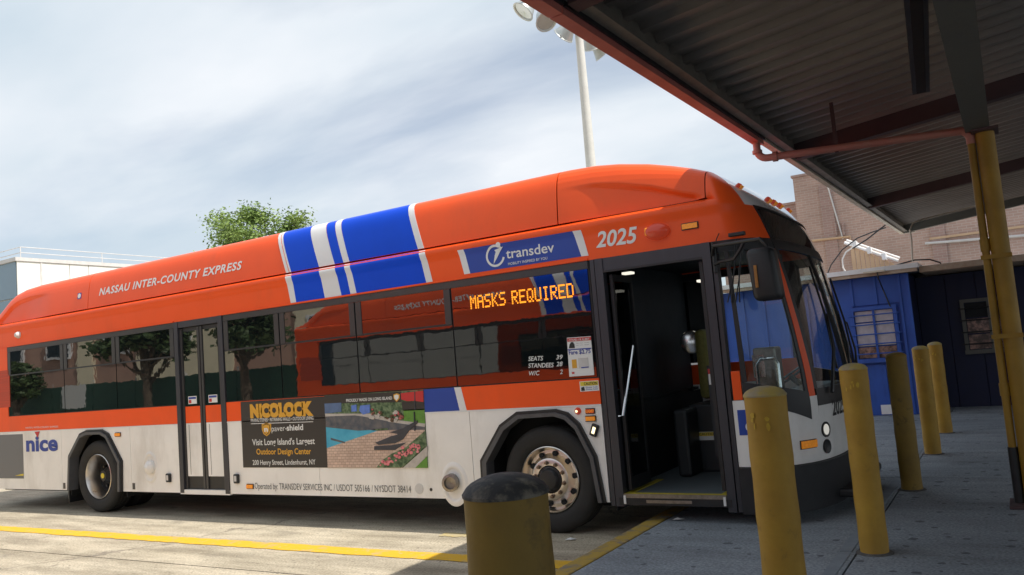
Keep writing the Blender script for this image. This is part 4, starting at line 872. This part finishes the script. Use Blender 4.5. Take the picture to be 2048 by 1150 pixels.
# --- mirror, wipers, cables
mr_ = MB().tube([at(1425, 510, 1, -.03), at(1428, 492, 1, -.12), at(1480, 484, 1, -.25), at(1520, 478, 1, -.3), at(1533, 490, 1, -.3), at(1537, 505, 1, -.3)], .016, 10).build('mirror_arm', 'black', bus, True)
MB().tube([at(1428, 530, 1, -.02), at(1440, 524, 1, -.10), at(1468, 518, 1, -.2), at(1480, 500, 1, -.25), at(1487, 486, 1, -.26)], .013, 10).build('mirror_brace', 'black', mr_, True)
MB().tube([at(1426, 484, 1, -.02), at(1432, 545, 1, -.02)], .02, 10).build('mirror_hinge', 'black', mr_, True)
m0 = at(1535, 548, 1, -.30)
bmh = bmesh.new(); bmesh.ops.create_cube(bmh, size=1)
for v in bmh.verts: v.co = (v.co.x*(.21), v.co.y*.17, v.co.z*.40); v.co.x += (-.03 if v.co.z > 0 else .0)
bmesh.ops.bevel(bmh, geom=list(bmh.edges), offset=.045, segments=4, affect='EDGES', profile=.5); bmh.verts.index_update()
mh = finish('mirror_housing', [(m0.x+v.co.x, m0.y+v.co.y, m0.z+v.co.z) for v in bmh.verts], [[v.index for v in f.verts] for f in bmh.faces], 'black', mr_, True, 40); bmh.free()
MB().box(m0.x-.075, m0.x-.052, m0.y-.094, m0.y-.084, m0.z-.10, m0.z+.07, .003).build('mirror_signal', 'mirsig', mr_)
p = at(1478, 468, 1, -.02); MB().box(p.x-.08, p.x+.05, -.05, -.005, p.z-.015, p.z+.015, .005).build('cable_clamp', 'black', mr_)
for k in range(4):
    x0 = 1470+k*6; MB().tube([at(x0, 478, 1, -.03), at(x0-6+random.uniform(-4, 6), 540, 1, -.05), at(1455+k*8, 605, 1, -.015)], .005, 6).build('mirror_cable', 'black', mr_, True)
MB().tube([at(1438, 467, 1, -.02), at(1433, 478, 1, -.05), at(1430, 490, 1, -.03)], .004, 6).build('mirror_cable', 'black', mr_, True)
for sa, sb, za, zb_ in ((SC-.75, SC-.42, 1.12, 2.02), (SC-.12, SC+.10, 1.12, 2.05), (SC+.30, SC+.42, 1.12, 1.95)):
    wa = MB().tube([surf(sa, za, .03), surf((sa+sb)/2, (za+zb_)/2-.1, .06), surf(sb, zb_-.25, .05)], [.014, .010, .007], 8).build('wiper', 'black', bus, True)
    MB().tube([surf(sa+.04, za+.02, .03), surf((sa+sb)/2+.05, (za+zb_)/2-.1, .06), surf(sb+.01, zb_-.25, .05)], .006, 6).build('wiper_link', 'black', wa, True)
    MB().tube([surf(sb-.10, zb_-.72, .03), surf(sb-.01, zb_-.25, .035), surf(sb+.06, zb_+.18, .03)], .010, 6).build('wiper_blade', 'black', wa, True)
# --- side lamps
lampbox('side_marker', 1380, 452, .13, .042, .012, 'amber', bus)
s, z = sp(1315, 463); mb = MB().lathe([(.001, -.01), (.075, -.01), (.075, .02), (.06, .055), (.03, .072), (.001, .075)], (0, 0, 0), (0, -1, 0), 20)
o = finish('side_warning_lamp', [(s+v[0]*1.5, v[1], z+v[2]*.95) for v in mb.v], mb.f, 'redl', bus, True); MB().box(s-.10, s-.05, -.055, -.02, z-.03, z+.04, .012).build('lens', 'amber', o)
s, z = sp(38, 670); disc('rear_camera', s, z, .05, 'galv', bus, prof=[(.001, .06), (.03, .055), (.05, .02), (.055, -.01)])
def R2(x, y): return (x*.3418, 757+y*.3418)
def R4(x, y): return (460+x*.3418, 757+y*.3418)
lampbox('side_marker', *R2(692, 328), .11, .04, .014, 'amber', bus); lampbox('side_marker', *R4(120, 631), .10, .042, .014, 'amber', bus); lampbox('side_marker', 1182, 837, .09, .036, .014, 'amber', bus); 
lampbox('ramp_lamp', 1181, 822, .075, .035, .006, 'redl', bus)
pxtext('RAMP', 1172, 826, 1190, 825, 6.5, 'amber', bus, off=.0165, bold=.01)
s, z = sp(1156, 822); o = disc('ramp_beacon', s, z, .03, 'redl', bus, prof=[(.001, .03), (.02, .028), (.03, .01), (.034, -.005)]); disc('lens', s, z, .011, 'flame', o, .033, .002)
s, z = sp(1190, 860); o = MB().box(s-.035, s+.035, -.03, 0, z-.055, z+.055, .01).build('step_lamp', 'black', bus); 
o.data.transform(Matrix.Translation((s, 0, z)) @ Matrix.Rotation(R(22), 4, 'Y') @ Matrix.Translation((-s, 0, -z)))
l = MB().box(s-.014, s+.014, -.034, -.029, z-.03, z+.03, .002).build('lens', 'flame', o); l.data.transform(Matrix.Translation((s, 0, z)) @ Matrix.Rotation(R(22), 4, 'Y') @ Matrix.Translation((-s, 0, -z)))
for px, py in (R2(993, 580), R4(45, 585)):
    s, z = sp(px, py); o = MB().box(s-.04, s+.04, -.035, 0, z-.055, z+.055, .012).build('step_lamp', 'black', bus); MB().box(s-.02, s+.02, -.039, -.034, z-.03, z+.035, .003).build('lens', 'galv', o)
for (px, py), kind in ((R2(880, 520), 0), (R4(1315, 618), 1)):
    s, z = sp(px, py)
    o = finish('recessed_cup' if kind == 0 else 'filler_cup', [(s+(v[0])*1.0, v[1], z+v[2]*1.35) for v in MB().lathe([(.15 if kind == 0 else .16, .0), (.135, .014), (.12, .012), (.10, -.01), (.001, -.02)], (0, 0, 0), (0, -1, 0), 28).v], MB().lathe([(.15, .0), (.135, .014), (.12, .012), (.10, -.01), (.001, -.02)], (0, 0, 0), (0, -1, 0), 28).f, 'white', bus, True)
    if kind == 0: MB().lathe([(.09, -.02), (.085, .04), (.05, .075), (.001, .085)], (s+.02, 0, z), (0, -1, 0), 24).build('dome', 'white', o, True)
    else: MB().lathe([(.085, -.02), (.085, .07), (.06, .075), (.055, .04), (.001, .035)], (s-.03, 0, z+.02), (.35, -1, 0), 24).build('filler_neck', 'steel', o, True)
s, z = sp(*R4(1108, 645)); disc('round_cover', s, z, .052, 'galv', bus, .005, .006); s, z = sp(*R4(1177, 650)); disc('round_hole', s, z, .016, 'black', bus, .004, .004)
for px, py in (R2(377, 628), R2(784, 630)): s, z = sp(px, py); rect('latch', s-.025, s+.025, z-.04, z+.04, 'sash', bus, .005, .006)

# --- wheels
def make_wheel(rear):
    t = [(.296, .10), (.32, .127), (.36, .14), (.43, .142), (.46, .132), (.478, .112), (.486, .095)]
    for g in (.055, .0, -.055): t += [(.486, g+.012), (.474, g+.008), (.474, g-.008), (.486, g-.012)]
    t += [(.486, -.095), (.478, -.112), (.43, -.14), (.32, -.127), (.296, -.10)]
    ax = (0, -1, 0); P = [('tyre', MB().lathe(t, (0, 0, 0), ax, 56, True), 'rubber')]
    if not rear:
        P.append(('rim', MB().lathe([(.297, .10), (.301, .125), (.293, .13), (.283, .115), (.276, .08), (.262, .055), (.23, .058), (.205, .085), (.19, .118), (.178, .124), (.128, .124), (.122, .11), (.12, .02)], (0, 0, 0), ax, 56), 'rim'))
        P.append(('hub', MB().lathe([(.125, .08), (.125, .10), (.118, .128), (.105, .132), (.10, .15), (.085, .165), (.05, .17), (.001, .171)], (0, 0, 0), ax, 32), 'black'))
        for k in range(10):
            a = 2*math.pi*k/10; P.append(('lug_nut', MB().lathe([(.021, .118), (.021, .13), (.015, .132), (.014, .155), (.001, .157)], (.152*math.cos(a), 0, .152*math.sin(a)), ax, 6), 'rust'))
            a += .314; P.append(('hand_hole', MB().lathe([(.024, .05), (.026, .076), (.022, .079), (.001, .0785)], (.232*math.cos(a), 0, .232*math.sin(a)), ax, 14), 'dark'))
    else:
        P.append(('rim', MB().lathe([(.297, .10), (.302, .125), (.294, .13), (.285, .115), (.275, .075), (.262, .04), (.256, -.02), (.252, -.05)], (0, 0, 0), ax, 56), 'rim'))
        P.append(('disc', MB().lathe([(.254, -.045), (.23, -.075), (.2, -.08), (.13, -.07), (.12, -.04), (.001, -.04)], (0, 0, 0), ax, 40), 'dark'))
        P.append(('hub', MB().lathe([(.11, -.07), (.10, .0), (.075, .03), (.07, .055), (.001, .06)], (0, 0, 0), ax, 28), 'black')); P.append(('hub_cap', MB().lathe([(.036, .05), (.036, .066), (.001, .068)], (0, 0, 0), ax, 16), 'yel'))
        for k in range(10): a = 2*math.pi*k/10; P.append(('lug_nut', MB().lathe([(.018, -.075), (.018, -.03), (.001, -.028)], (.165*math.cos(a), 0, .165*math.sin(a)), ax, 6), 'black'))
    return P
def put_wheel(rear, x, y, rz, rot, protos={}):
    if rear not in protos: protos[rear] = [(n, mb.build(n, m, None, True)) for n, mb, m in make_wheel(rear)]; first = True
    else: first = False
    w = empty('wheel', (x, y, .484)); w.rotation_euler = (0, rot, rz); w.parent = bus
    for n, o in protos[rear]:
        c = o if first else o.copy()
        if not first: C.objects.link(c)
        c.parent = w
put_wheel(False, 7.09, .175, 0, .2); put_wheel(True, 0, .175, 0, .1); put_wheel(False, 7.09, W-.175, math.pi, .5); put_wheel(True, 0, W-.175, math.pi, .7)
for y in (.55, W-.55): MB().lathe([(.30, .12), (.43, .14), (.48, .1), (.48, -.1), (.43, -.14), (.30, -.12)], (0, y, .484), (0, 1, 0), 32, True).build('inner_tyre', 'rubber', bus, True)
MB().box(-.72, -.70, .04, .62, .12, .40).build('mud_flap', 'black', bus); MB().box(-.72, -.70, W-.62, W-.04, .12, .40).build('mud_flap', 'black', bus)
# --- rear end
MB().box(XR-.03, XR+.02, .02, W-.02, .35, 2.78, .02).build('rear_panel', 'orange', bus); MB().box(XR-.12, XR-.02, .02, W-.02, .32, .62, .03).build('rear_bumper', 'black', bus)
MB().box(XR-.04, XR-.028, .5, W-.5, .75, 1.6).build('engine_door', 'white', bus)
for y in (.16, W-.16):
    for z in (.9, 1.1): MB().lathe([(.001, .02), (.05, .015), (.055, -.01)], (XR-.028, y, z), (-1, 0, 0), 16).build('tail_lamp', 'redl', bus, True)

# --- lettering and decals
fair = csurf
a = sp(199, 591, .04); b = sp(485, 538, .04); h = sp(300, 572-14.5, .04)[1]-sp(300, 572, .04)[1]
lettering('NASSAU INTER-COUNTY EXPRESS', a, b, h, 'text', bus, .006, .028, .22, 1.12, fn=fair)
lettering('NASSAU INTER-COUNTY EXPRESS', (a[0]+(b[0]-a[0]), a[1]), (a[0], b[1]), h, 'text', bus, .006, .028, .22, 1.12, fn=lambda s, z, o: (lambda p: (p[0], W-p[1], p[2]))(csurf(s, z, o)))
s, z = sp(159, 592, .04); disc('fuel_badge', s, z, .06, 'textb', bus, .006, .003, 4, fn=csurf); disc('fuel_badge', s, z, .035, 'text', bus, .008, .002, 12, fn=csurf)
pxtext('2025', 1193, 495, 1277, 484, 30, 'text', bus, bold=.022, shear=.25)
# banner
q = lambda *p: [sp(*R3(x, y)) for x, y in p]
patch('banner', q((1217, 295), (1255, 435), (1290, 430), (1253, 290)), 'vinyl', bus, .003, .003, 8, 2); patch('banner', q((1253, 290), (1290, 430), (1940, 330), (1890, 183)), 'navy', bus, .003, .003, 12, 6); patch('banner', q((1890, 183), (1940, 330), (1982, 325), (1938, 176)), 'vinyl', bus, .003, .003, 8, 2)
pxtext('transdev', *R3(1502, 343), *R3(1783, 303), 19, 'text', bus, off=.006, bold=.012); pxtext('MOBILITY INSPIRED BY YOU', *R3(1513, 382), *R3(1742, 347), 5, 'text', bus, off=.006, bold=.005)
cs, cz = sp(*R3(1437, 327)); sc_ = sp(*R3(1490, 327))[0]-cs
stroke([(cs+sc_*.95*math.cos(t), cz+sc_*.95*math.sin(t)) for t in [.75+i*.22 for i in range(25)]], .022, 'text', bus); disc('symbol', cs+sc_*.45, cz+sc_*.98, .026, 'text', bus, .007, .003, 14)
MB().slab([(cs-sc_*.05, cz+sc_*.55), (cs+sc_*.95, cz+sc_*.75), (cs+sc_*.55, cz+sc_*.3), (cs+sc_*.2, cz-sc_*.2), (cs-sc_*.25, cz-sc_*.75), (cs-sc_*.05, cz+sc_*.05), (cs+sc_*.1, cz+sc_*.35)], surf, .007, .005).build('symbol', 'text', bus)
# led sign in the front side window
G5 = {'M': '10001 11011 10101 10101 10001 10001 10001', 'A': '01110 10001 10001 11111 10001 10001 10001', 'S': '01111 10000 10000 01110 00001 00001 11110', 'K': '10001 10010 10100 11000 10100 10010 10001', 'R': '11110 10001 10001 11110 10100 10010 10001',
      'E': '11111 10000 10000 11110 10000 10000 11111', 'Q': '01110 10001 10001 10001 10101 10010 01101', 'U': '10001 10001 10001 10001 10001 10001 01110', 'I': '01110 00100 00100 00100 00100 00100 01110', 'D': '11110 10001 10001 10001 10001 10001 11110', ' ': '000 000 000 000 000 000 000'}
P0 = sp(*R3(1293, 640)); P1 = sp(*R3(1897, 568)); H5 = sp(*R3(1293, 562))[1]-P0[1]; cols = []
for ch in 'MASKS REQUIRED':
    rows = G5[ch].split()
    for c in range(len(rows[0])): cols.append([rows[r][c] for r in range(7)])
    cols.append(['0']*7)
cols.pop(); mb = MB(); dxl = (P1[0]-P0[0])/len(cols); dzl = H5/7
for i, c in enumerate(cols):
    for r in range(7):
        if c[r] == '1':
            s = P0[0]+dxl*(i+.5); z = P0[1]+(P1[1]-P0[1])*i/len(cols)+dzl*(6.5-r); k = len(mb.v)
            mb.add([surf(s+ex*dxl*.47, z+ez*dzl*.42, .004) for ex, ez in ((-1, -1), (1, -1), (1, 1), (-1, 1))], [(0, 1, 2, 3)])
o = mb.build('led_message', 'led', bus); o['kind'] = 'stuff'
tg = 'text'
for w_, n_, yy in (('SEATS', '39', 936), ('STANDEES', '28', 976), ('W/C', '2', 1022)):
    x1_ = {'SEATS': 1718, 'STANDEES': 1780, 'W/C': 1697}[w_]; dyy = -.055
    pxtext(w_, *R3(1630 if w_ != 'W/C' else 1635, yy+6), *R3(x1_, yy+2), 8.6, 'text', bus, bold=.012, shear=.25)
    pxtext(n_, *R3({'39': 1792, '28': 1794, '2': 1815}[n_], yy-3), *R3(1832, yy-5), 8.6, 'text', bus, bold=.012, shear=.25)
fs = patch('fare_notice', q((1855, 806), (1870, 1034), (2015, 1024), (1995, 797)), 'text', bus, .004, .003)
patch('notice_print', q((1857, 810), (1859, 830), (1997, 820), (1996, 800)), 'red', fs, .006, .002); pxtext('COVID-19 ALERT', *R3(1868, 827), *R3(1990, 819), 4.2, 'text', fs, off=.0075, bold=.01)
pxtext('Fare $2.75', *R3(1868, 905), *R3(1995, 895), 8, 'textb', fs, off=.006, bold=.02)
MB().slab(q((1868, 868), (1872, 846), (1880, 832), (1892, 832), (1900, 846), (1902, 866)), surf, .0065, .004).build('notice_print', 'textk', fs)
patch('notice_print', q((1860, 874), (1860, 880), (1998, 870), (1998, 864)), 'textb', fs, .006, .002); patch('notice_print', q((1884, 935), (1888, 985), (1915, 983), (1911, 932)), 'gold', fs, .006, .002); patch('notice_print', q((1920, 925), (1926, 982), (1985, 976), (1978, 921)), 'galv', fs, .006, .002); patch('notice_print', q((1940, 978), (1941, 984), (1984, 980), (1983, 974)), 'textb', fs, .0075, .002); patch('notice_print', q((1885, 1007), (1886, 1018), (1900, 1017), (1899, 1006)), 'red', fs, .006, .002)
for yy in (838, 850): pxtext('-- --- ----', *R3(1912, yy+4), *R3(1985, yy-2), 3, 'textg', fs, off=.006, bold=.01)
def caution(P, w):
    o = patch('caution_sticker', P, 'text', bus, .004, .003); a, b, c, d = P
    lp = lambda u, v: ((a[0]*(1-u)+b[0]*u)*(1-v)+(d[0]*(1-u)+c[0]*u)*v, (a[1]*(1-u)+b[1]*u)*(1-v)+(d[1]*(1-u)+c[1]*u)*v)
    patch('sticker_print', [lp(.04, .55), lp(.97, .55), lp(.97, .95), lp(.04, .95)], 'yel', o, .006, .002); lettering('CAUTION', lp(.24, .61), lp(.93, .61), (lp(0, .88)[1]-lp(0, .61)[1]), 'textk', o, .0075, .015)
    patch('sticker_print', [lp(.06, .08), lp(.26, .08), lp(.22, .48), lp(.08, .4)], 'textk', o, .006, .002)
    for v in (.33, .14): lettering('Please hold handrails'[:12], lp(.32, v), lp(.92, v-.02), (lp(0, v+.13)[1]-lp(0, v)[1]), 'textb', o, .006, .0)
caution([sp(1161, 783.5), sp(1199, 781), sp(1197, 760.5), sp(1159, 763)], 0)
# belt: blue and white end piece, low lettering
zz0, zz1 = ZB+.003, ZW0
patch('livery_stripe', [(sp(*R4(1140, 193))[0], zz0), (sp(*R4(1345, 185))[0], zz0), (sp(*R4(1312, 52))[0], zz1), (sp(*R4(1133, 68))[0], zz1)], 'navy', bus, .003, .003); patch('livery_stripe', [(sp(*R4(1345, 185))[0], zz0), (sp(*R4(1385, 183))[0], zz0), (sp(*R4(1351, 50))[0], zz1), (sp(*R4(1312, 52))[0], zz1)], 'vinyl', bus, .003, .003)
pxtext('Operated by: TRANSDEV SERVICES INC / USDOT 505166 / NYSDOT 38414', *R4(147, 645), *R4(1062, 668), 12, 'textg', bus, bold=-.004)
pxtext('nice', *R2(155, 424), *R2(340, 419), 29, 'textb', bus, bold=.035); MB().slab([sp(*R2(205, 312)), sp(*R2(234, 309)), sp(*R2(222, 345))], surf, .008, .004).build('symbol', 'red', bus)
pxtext('NASSAU INTER-COUNTY EXPRESS', *R2(152, 293), *R2(342, 286), 3.2, 'vinyl', bus)
ga = patch('advert_board', [(XR+.06, sp(*R2(140, 585))[1]), sp(*R2(140, 585)), sp(*R2(133, 325)), (XR+.06, sp(*R2(133, 325))[1])], 'grey_ad', bus, .004, .004)
MB().slab([sp(*R2(90, 568)), sp(*R2(140, 556)), sp(*R2(140, 568))], surf, .007, .005).build('advert_print', 'yel', ga)
# --- the big advert
AZ = lambda x, y: sp(480+x*.19043, 770+y*.19048)
ad = MB().slab([AZ(8, 178), AZ(37, 866), AZ(1976, 868), AZ(1930, 50)], surf, .004, -.001).build('advert', 'adblk', bus); ad['label'] = 'long printed advert with a pool picture on the bus side'
def pr(pts, m, lvl, name='advert_print'): return MB().slab([AZ(*p) for p in pts], surf, .004+.0016*lvl, .003).build(name, m, ad)
def at_(body, x0, y0, x1, y1, h, m, lvl=1, **k): a = AZ(x0, y0); b = AZ(x1, y1); c = AZ(x0, y0-h); return lettering(body, a, b, c[1]-a[1], m, ad, .004+.0016*lvl, **k)
at_('NICOLOCK', 112, 334, 776, 306, 116, 'gold', bold=.095, space=.95); at_('PAVING STONES • RETAINING WALLS • OUTDOOR LIVING', 120, 388, 776, 362, 33, 'text', bold=.012)
pr([(120, 404), (120, 410), (772, 388), (772, 382)], 'text', 1)
sh_ = [(232, 412), (280, 394), (330, 408), (330, 470), (312, 515), (284, 538), (252, 515), (234, 470)]
pr(sh_, 'gold', 1); pr([(281+(x-281)*.78, 462+(y-462)*.80) for x, y in sh_], 'adblk', 2); pr([(281+(x-281)*.68, 462+(y-462)*.70) for x, y in sh_], 'gold', 3); at_('n', 262, 488, 302, 487, 50, 'text', 4, bold=.04)
at_('paver-', 336, 487, 496, 478, 58, 'text', bold=.0); at_('shield', 496, 478, 668, 470, 58, 'text', bold=.025)
at_("Visit Long Island's Largest", 134, 632, 790, 618, 62, 'text', bold=.014); at_('Outdoor Design Center', 178, 728, 752, 724, 58, 'gold', bold=.018); at_('200 Henry Street, Lindenhurst, NY', 138, 838, 798, 833, 50, 'text', bold=.008)
PX = lambda t: [(890+(930-890)*t, 106+(866-106)*t)]
pr([(890, 108), (930, 866), (1976, 868), (1930, 50)], 'hedge', 1)
pr([(890, 110), (893, 195), (1110, 190), (1700, 180), (1700, 70)], 'adblk', 2); pr([(893, 195), (897, 300), (1070, 280), (1068, 185)], 'adsky', 3)
pr([(1722, 260), (1726, 400), (1950, 405), (1940, 250)], 'grass', 2); pr([(1700, 175), (1715, 270), (1940, 262), (1934, 170)], 'adblk', 2)
pr([(898, 300), (905, 345), (1540, 395), (1945, 440), (1950, 405), (1640, 365), (1390, 300)], 'stone', 3)
pr([(904, 330), (910, 420), (1330, 470), (1560, 450), (1560, 380), (1300, 330), (1210, 318)], 'pooldk', 4); pr([(1560, 385), (1560, 470), (1950, 520), (1948, 440)], 'pooldk', 4)
pr([(909, 405), (920, 662), (1450, 480), (1290, 462)], 'pool', 5); pr([(909, 405), (910, 440), (1250, 478), (1420, 468), (1290, 440)], 'pooldk', 6); pr([(960, 552), (965, 575), (1110, 612), (1110, 595)], 'pooldk', 6)
pr([(920, 662), (930, 866), (1700, 868), (1950, 640), (1948, 470), (1600, 470), (1450, 480)], 'paver', 5)
pr([(1720, 868), (1976, 640), (1972, 745), (1850, 868)], 'stone', 7); pr([(1850, 868), (1972, 750), (1976, 868)], 'grass', 8)
pr([(1440, 866), (1500, 790), (1600, 720), (1740, 660), (1950, 480), (1968, 640), (1700, 866)], 'hedge', 6)
fl = random.Random(3)
for k in range(46):
    t = fl.random(); cx_ = 1470+t*440+fl.uniform(-30, 30); cy_ = 850-t*200+fl.uniform(-70, 30); r_ = fl.uniform(8, 20)
    pr([(cx_+r_*math.cos(a), cy_+r_*math.sin(a)) for a in [i*1.047 for i in range(6)]], 'pink', 9+(k % 3)*.3)
for k in range(24): cx_ = 1380+fl.uniform(0, 330); cy_ = 270+fl.uniform(-30, 70)+(cx_-1380)*.15; r_ = fl.uniform(10, 24); pr([(cx_+r_*math.cos(a), cy_+r_*math.sin(a)) for a in [i*1.047 for i in range(6)]], 'flower' if k % 3 else 'stone', 8+(k % 4)*.3)
pr([(1430, 605), (1600, 535), (1660, 520), (1740, 440), (1870, 370), (1870, 400), (1800, 460), (1720, 570), (1640, 610), (1470, 625)], 'wicker', 9); pr([(1420, 640), (1600, 630), (1760, 600), (1640, 680), (1420, 680)], 'wicker', 8)
pr([(1580, 495), (1800, 430), (1830, 440), (1700, 520)], 'wicker', 8); pr([(1835, 280), (1842, 280), (1850, 480), (1842, 480)], 'wicker', 10)
pr([(1695, 85), (1840, 68), (1930, 58), (1934, 178), (1840, 165), (1760, 170), (1700, 150)], 'red', 4); pr([(1838, 68), (1848, 68), (1850, 260), (1840, 260)], 'wicker', 5)
pr([(1175, 215), (1230, 205), (1232, 275), (1178, 280)], 'chair', 5); pr([(1270, 215), (1370, 205), (1370, 290), (1300, 310), (1260, 270)], 'chair', 5)
at_('PROUDLY MADE ON LONG ISLAND', 1124, 178, 1606, 150, 30, 'text', 5, bold=.02); sh2 = [(1618, 100), (1652, 86), (1684, 98), (1682, 140), (1652, 176), (1622, 142)]; pr(sh2, 'gold', 5); pr([(1651+(x-1651)*.7, 130+(y-130)*.7) for x, y in sh2], 'text', 6)
inv(bus)

# ================================================================ second bus in the next bay (seen in the window reflections)
SKIP = {'lettering', 'advert', 'advert_board', 'led_message', 'fare_notice', 'caution_sticker', 'symbol', 'banner', 'ramp_lamp', 'ramp_beacon', 'step_lamp', 'recessed_cup', 'filler_cup', 'round_cover', 'round_hole', 'latch', 'notice', 'notice_band', 'modesty_panel', 'grab_handle', 'caution_band', 'farebox', 'farebox_panel', 'wheelchair_sign', 'fuel_badge', 'threshold_edge', 'sill_marker', 'sill_plate'}
bus2 = bus.copy(); C.objects.link(bus2); bus2.location.y -= 10.09; bus2.location.x -= 1.0
tag(bus2, 'second orange city bus in the next bay, seen mirrored in the dark side windows')
def ctree(o, p):
    c = o.copy(); C.objects.link(c); mi = o.matrix_parent_inverse.copy(); c.parent = p; c.matrix_parent_inverse = mi
    for ch in o.children: ctree(ch, c)
for ch in list(bus.children):
    base = ch.name.split('.')[0]
    if base == 'lettering' and len(ch.data.vertices) and ch.data.vertices[0].co.y > 1.3: ctree(ch, bus2)
    elif base not in SKIP: ctree(ch, bus2)

# ================================================================ across the yard (behind the camera, mirrored in the windows)
M['beige'] = mat('beige_render', (.74, .66, .48), .85, var=.08, vscale=1); M['brownr'] = mat('brown_render', (.42, .26, .20), .85, var=.1, vscale=1); M['gfence'] = mat('green_screen', (.03, .085, .06), .8, var=.2, vscale=4)
yb2 = empty('apartment_house', (-34, -15, 0)); tag(yb2, 'beige and brown two-tone house mirrored in the rear windows of the bus', 'building')
MB().box(-36, -5, -30, -15.06, -.05, 8).build('wall', 'brownr', yb2)
for x0, x1 in ((-36, -33), (-28.8, -27.9), (-25.4, -20.3), (-17, -5)): MB().box(x0, x1, -15.055, -14.95, 0, 8).build('wall_panel', 'beige', yb2)
for x in (-32.6, -29.9, -26.5, -23.2, -15.5, -12):
    w = MB().box(x-.75, x+.75, -14.96, -14.88, 3.55, 4.6).build('window', 'bwhite', yb2); MB().box(x-.62, x+.62, -14.879, -14.86, 3.66, 4.5).build('pane', 'win', w); MB().box(x-.75, x+.75, -14.98, -14.9, 6.2, 7.5).build('window', 'bwhite', yb2)
inv(yb2); yb2.rotation_euler.z = R(-20)
fe = empty('screen_fence', (-26, -13.2, 0)); tag(fe, 'green screened fence mirrored in the lower rear windows', 'fence')
for i in range(14): MB().box(-49+i*3+.02, -46+i*3-.02, -13.22, -13.18, .05, 2.1).build('fence_panel', 'gfence', fe); MB().tube([(-49+i*3, -13.25, 0), (-49+i*3, -13.25, 2.25)], .03, 6).build('post', 'galv', fe)
MB().box(-24.2, -22.5, -13.17, -13.15, 1.15, 2.1).build('banner', 'text', fe); inv(fe)
tree('broadleaf_tree', 'leafy dark tree mirrored in the rearmost bus window', (-26.2, -12.3, 0), 3.3, 1.0, 16, 3000, 'leafd', .13, 'yard trees')
tree('broadleaf_tree', 'wide dark tree mirrored in the glass around the rear door', (-17.4, -12.6, 0), 5.4, 1.6, 30, 6500, 'leafd', .14, 'yard trees')
tree('broadleaf_tree', 'dark tree mirrored just ahead of the rear door', (-11.6, -12.4, 0), 5.6, 1.7, 26, 6000, 'leafd', .14, 'yard trees')

# ================================================================ litter by the kerb
for px, py, lab in ((1142, 1079, 'small white paper scrap on the shaded road beside the front wheel'), (1357, 1039, 'small white paper scrap on the platform below the open door')):
    p = at(px, py, 2, .004 if px < 1200 else .156)
    v = [(p.x+a, p.y+b, p.z+c) for a, b, c in ((-.05, -.02, 0), (.03, -.03, .008), (.05, .02, .002), (-.02, .03, .012), (0, 0, .016))]
    e = finish('paper_scrap', v, [(0, 1, 4), (1, 2, 4), (2, 3, 4), (3, 0, 4)], 'text'); tag(e, lab, 'litter')
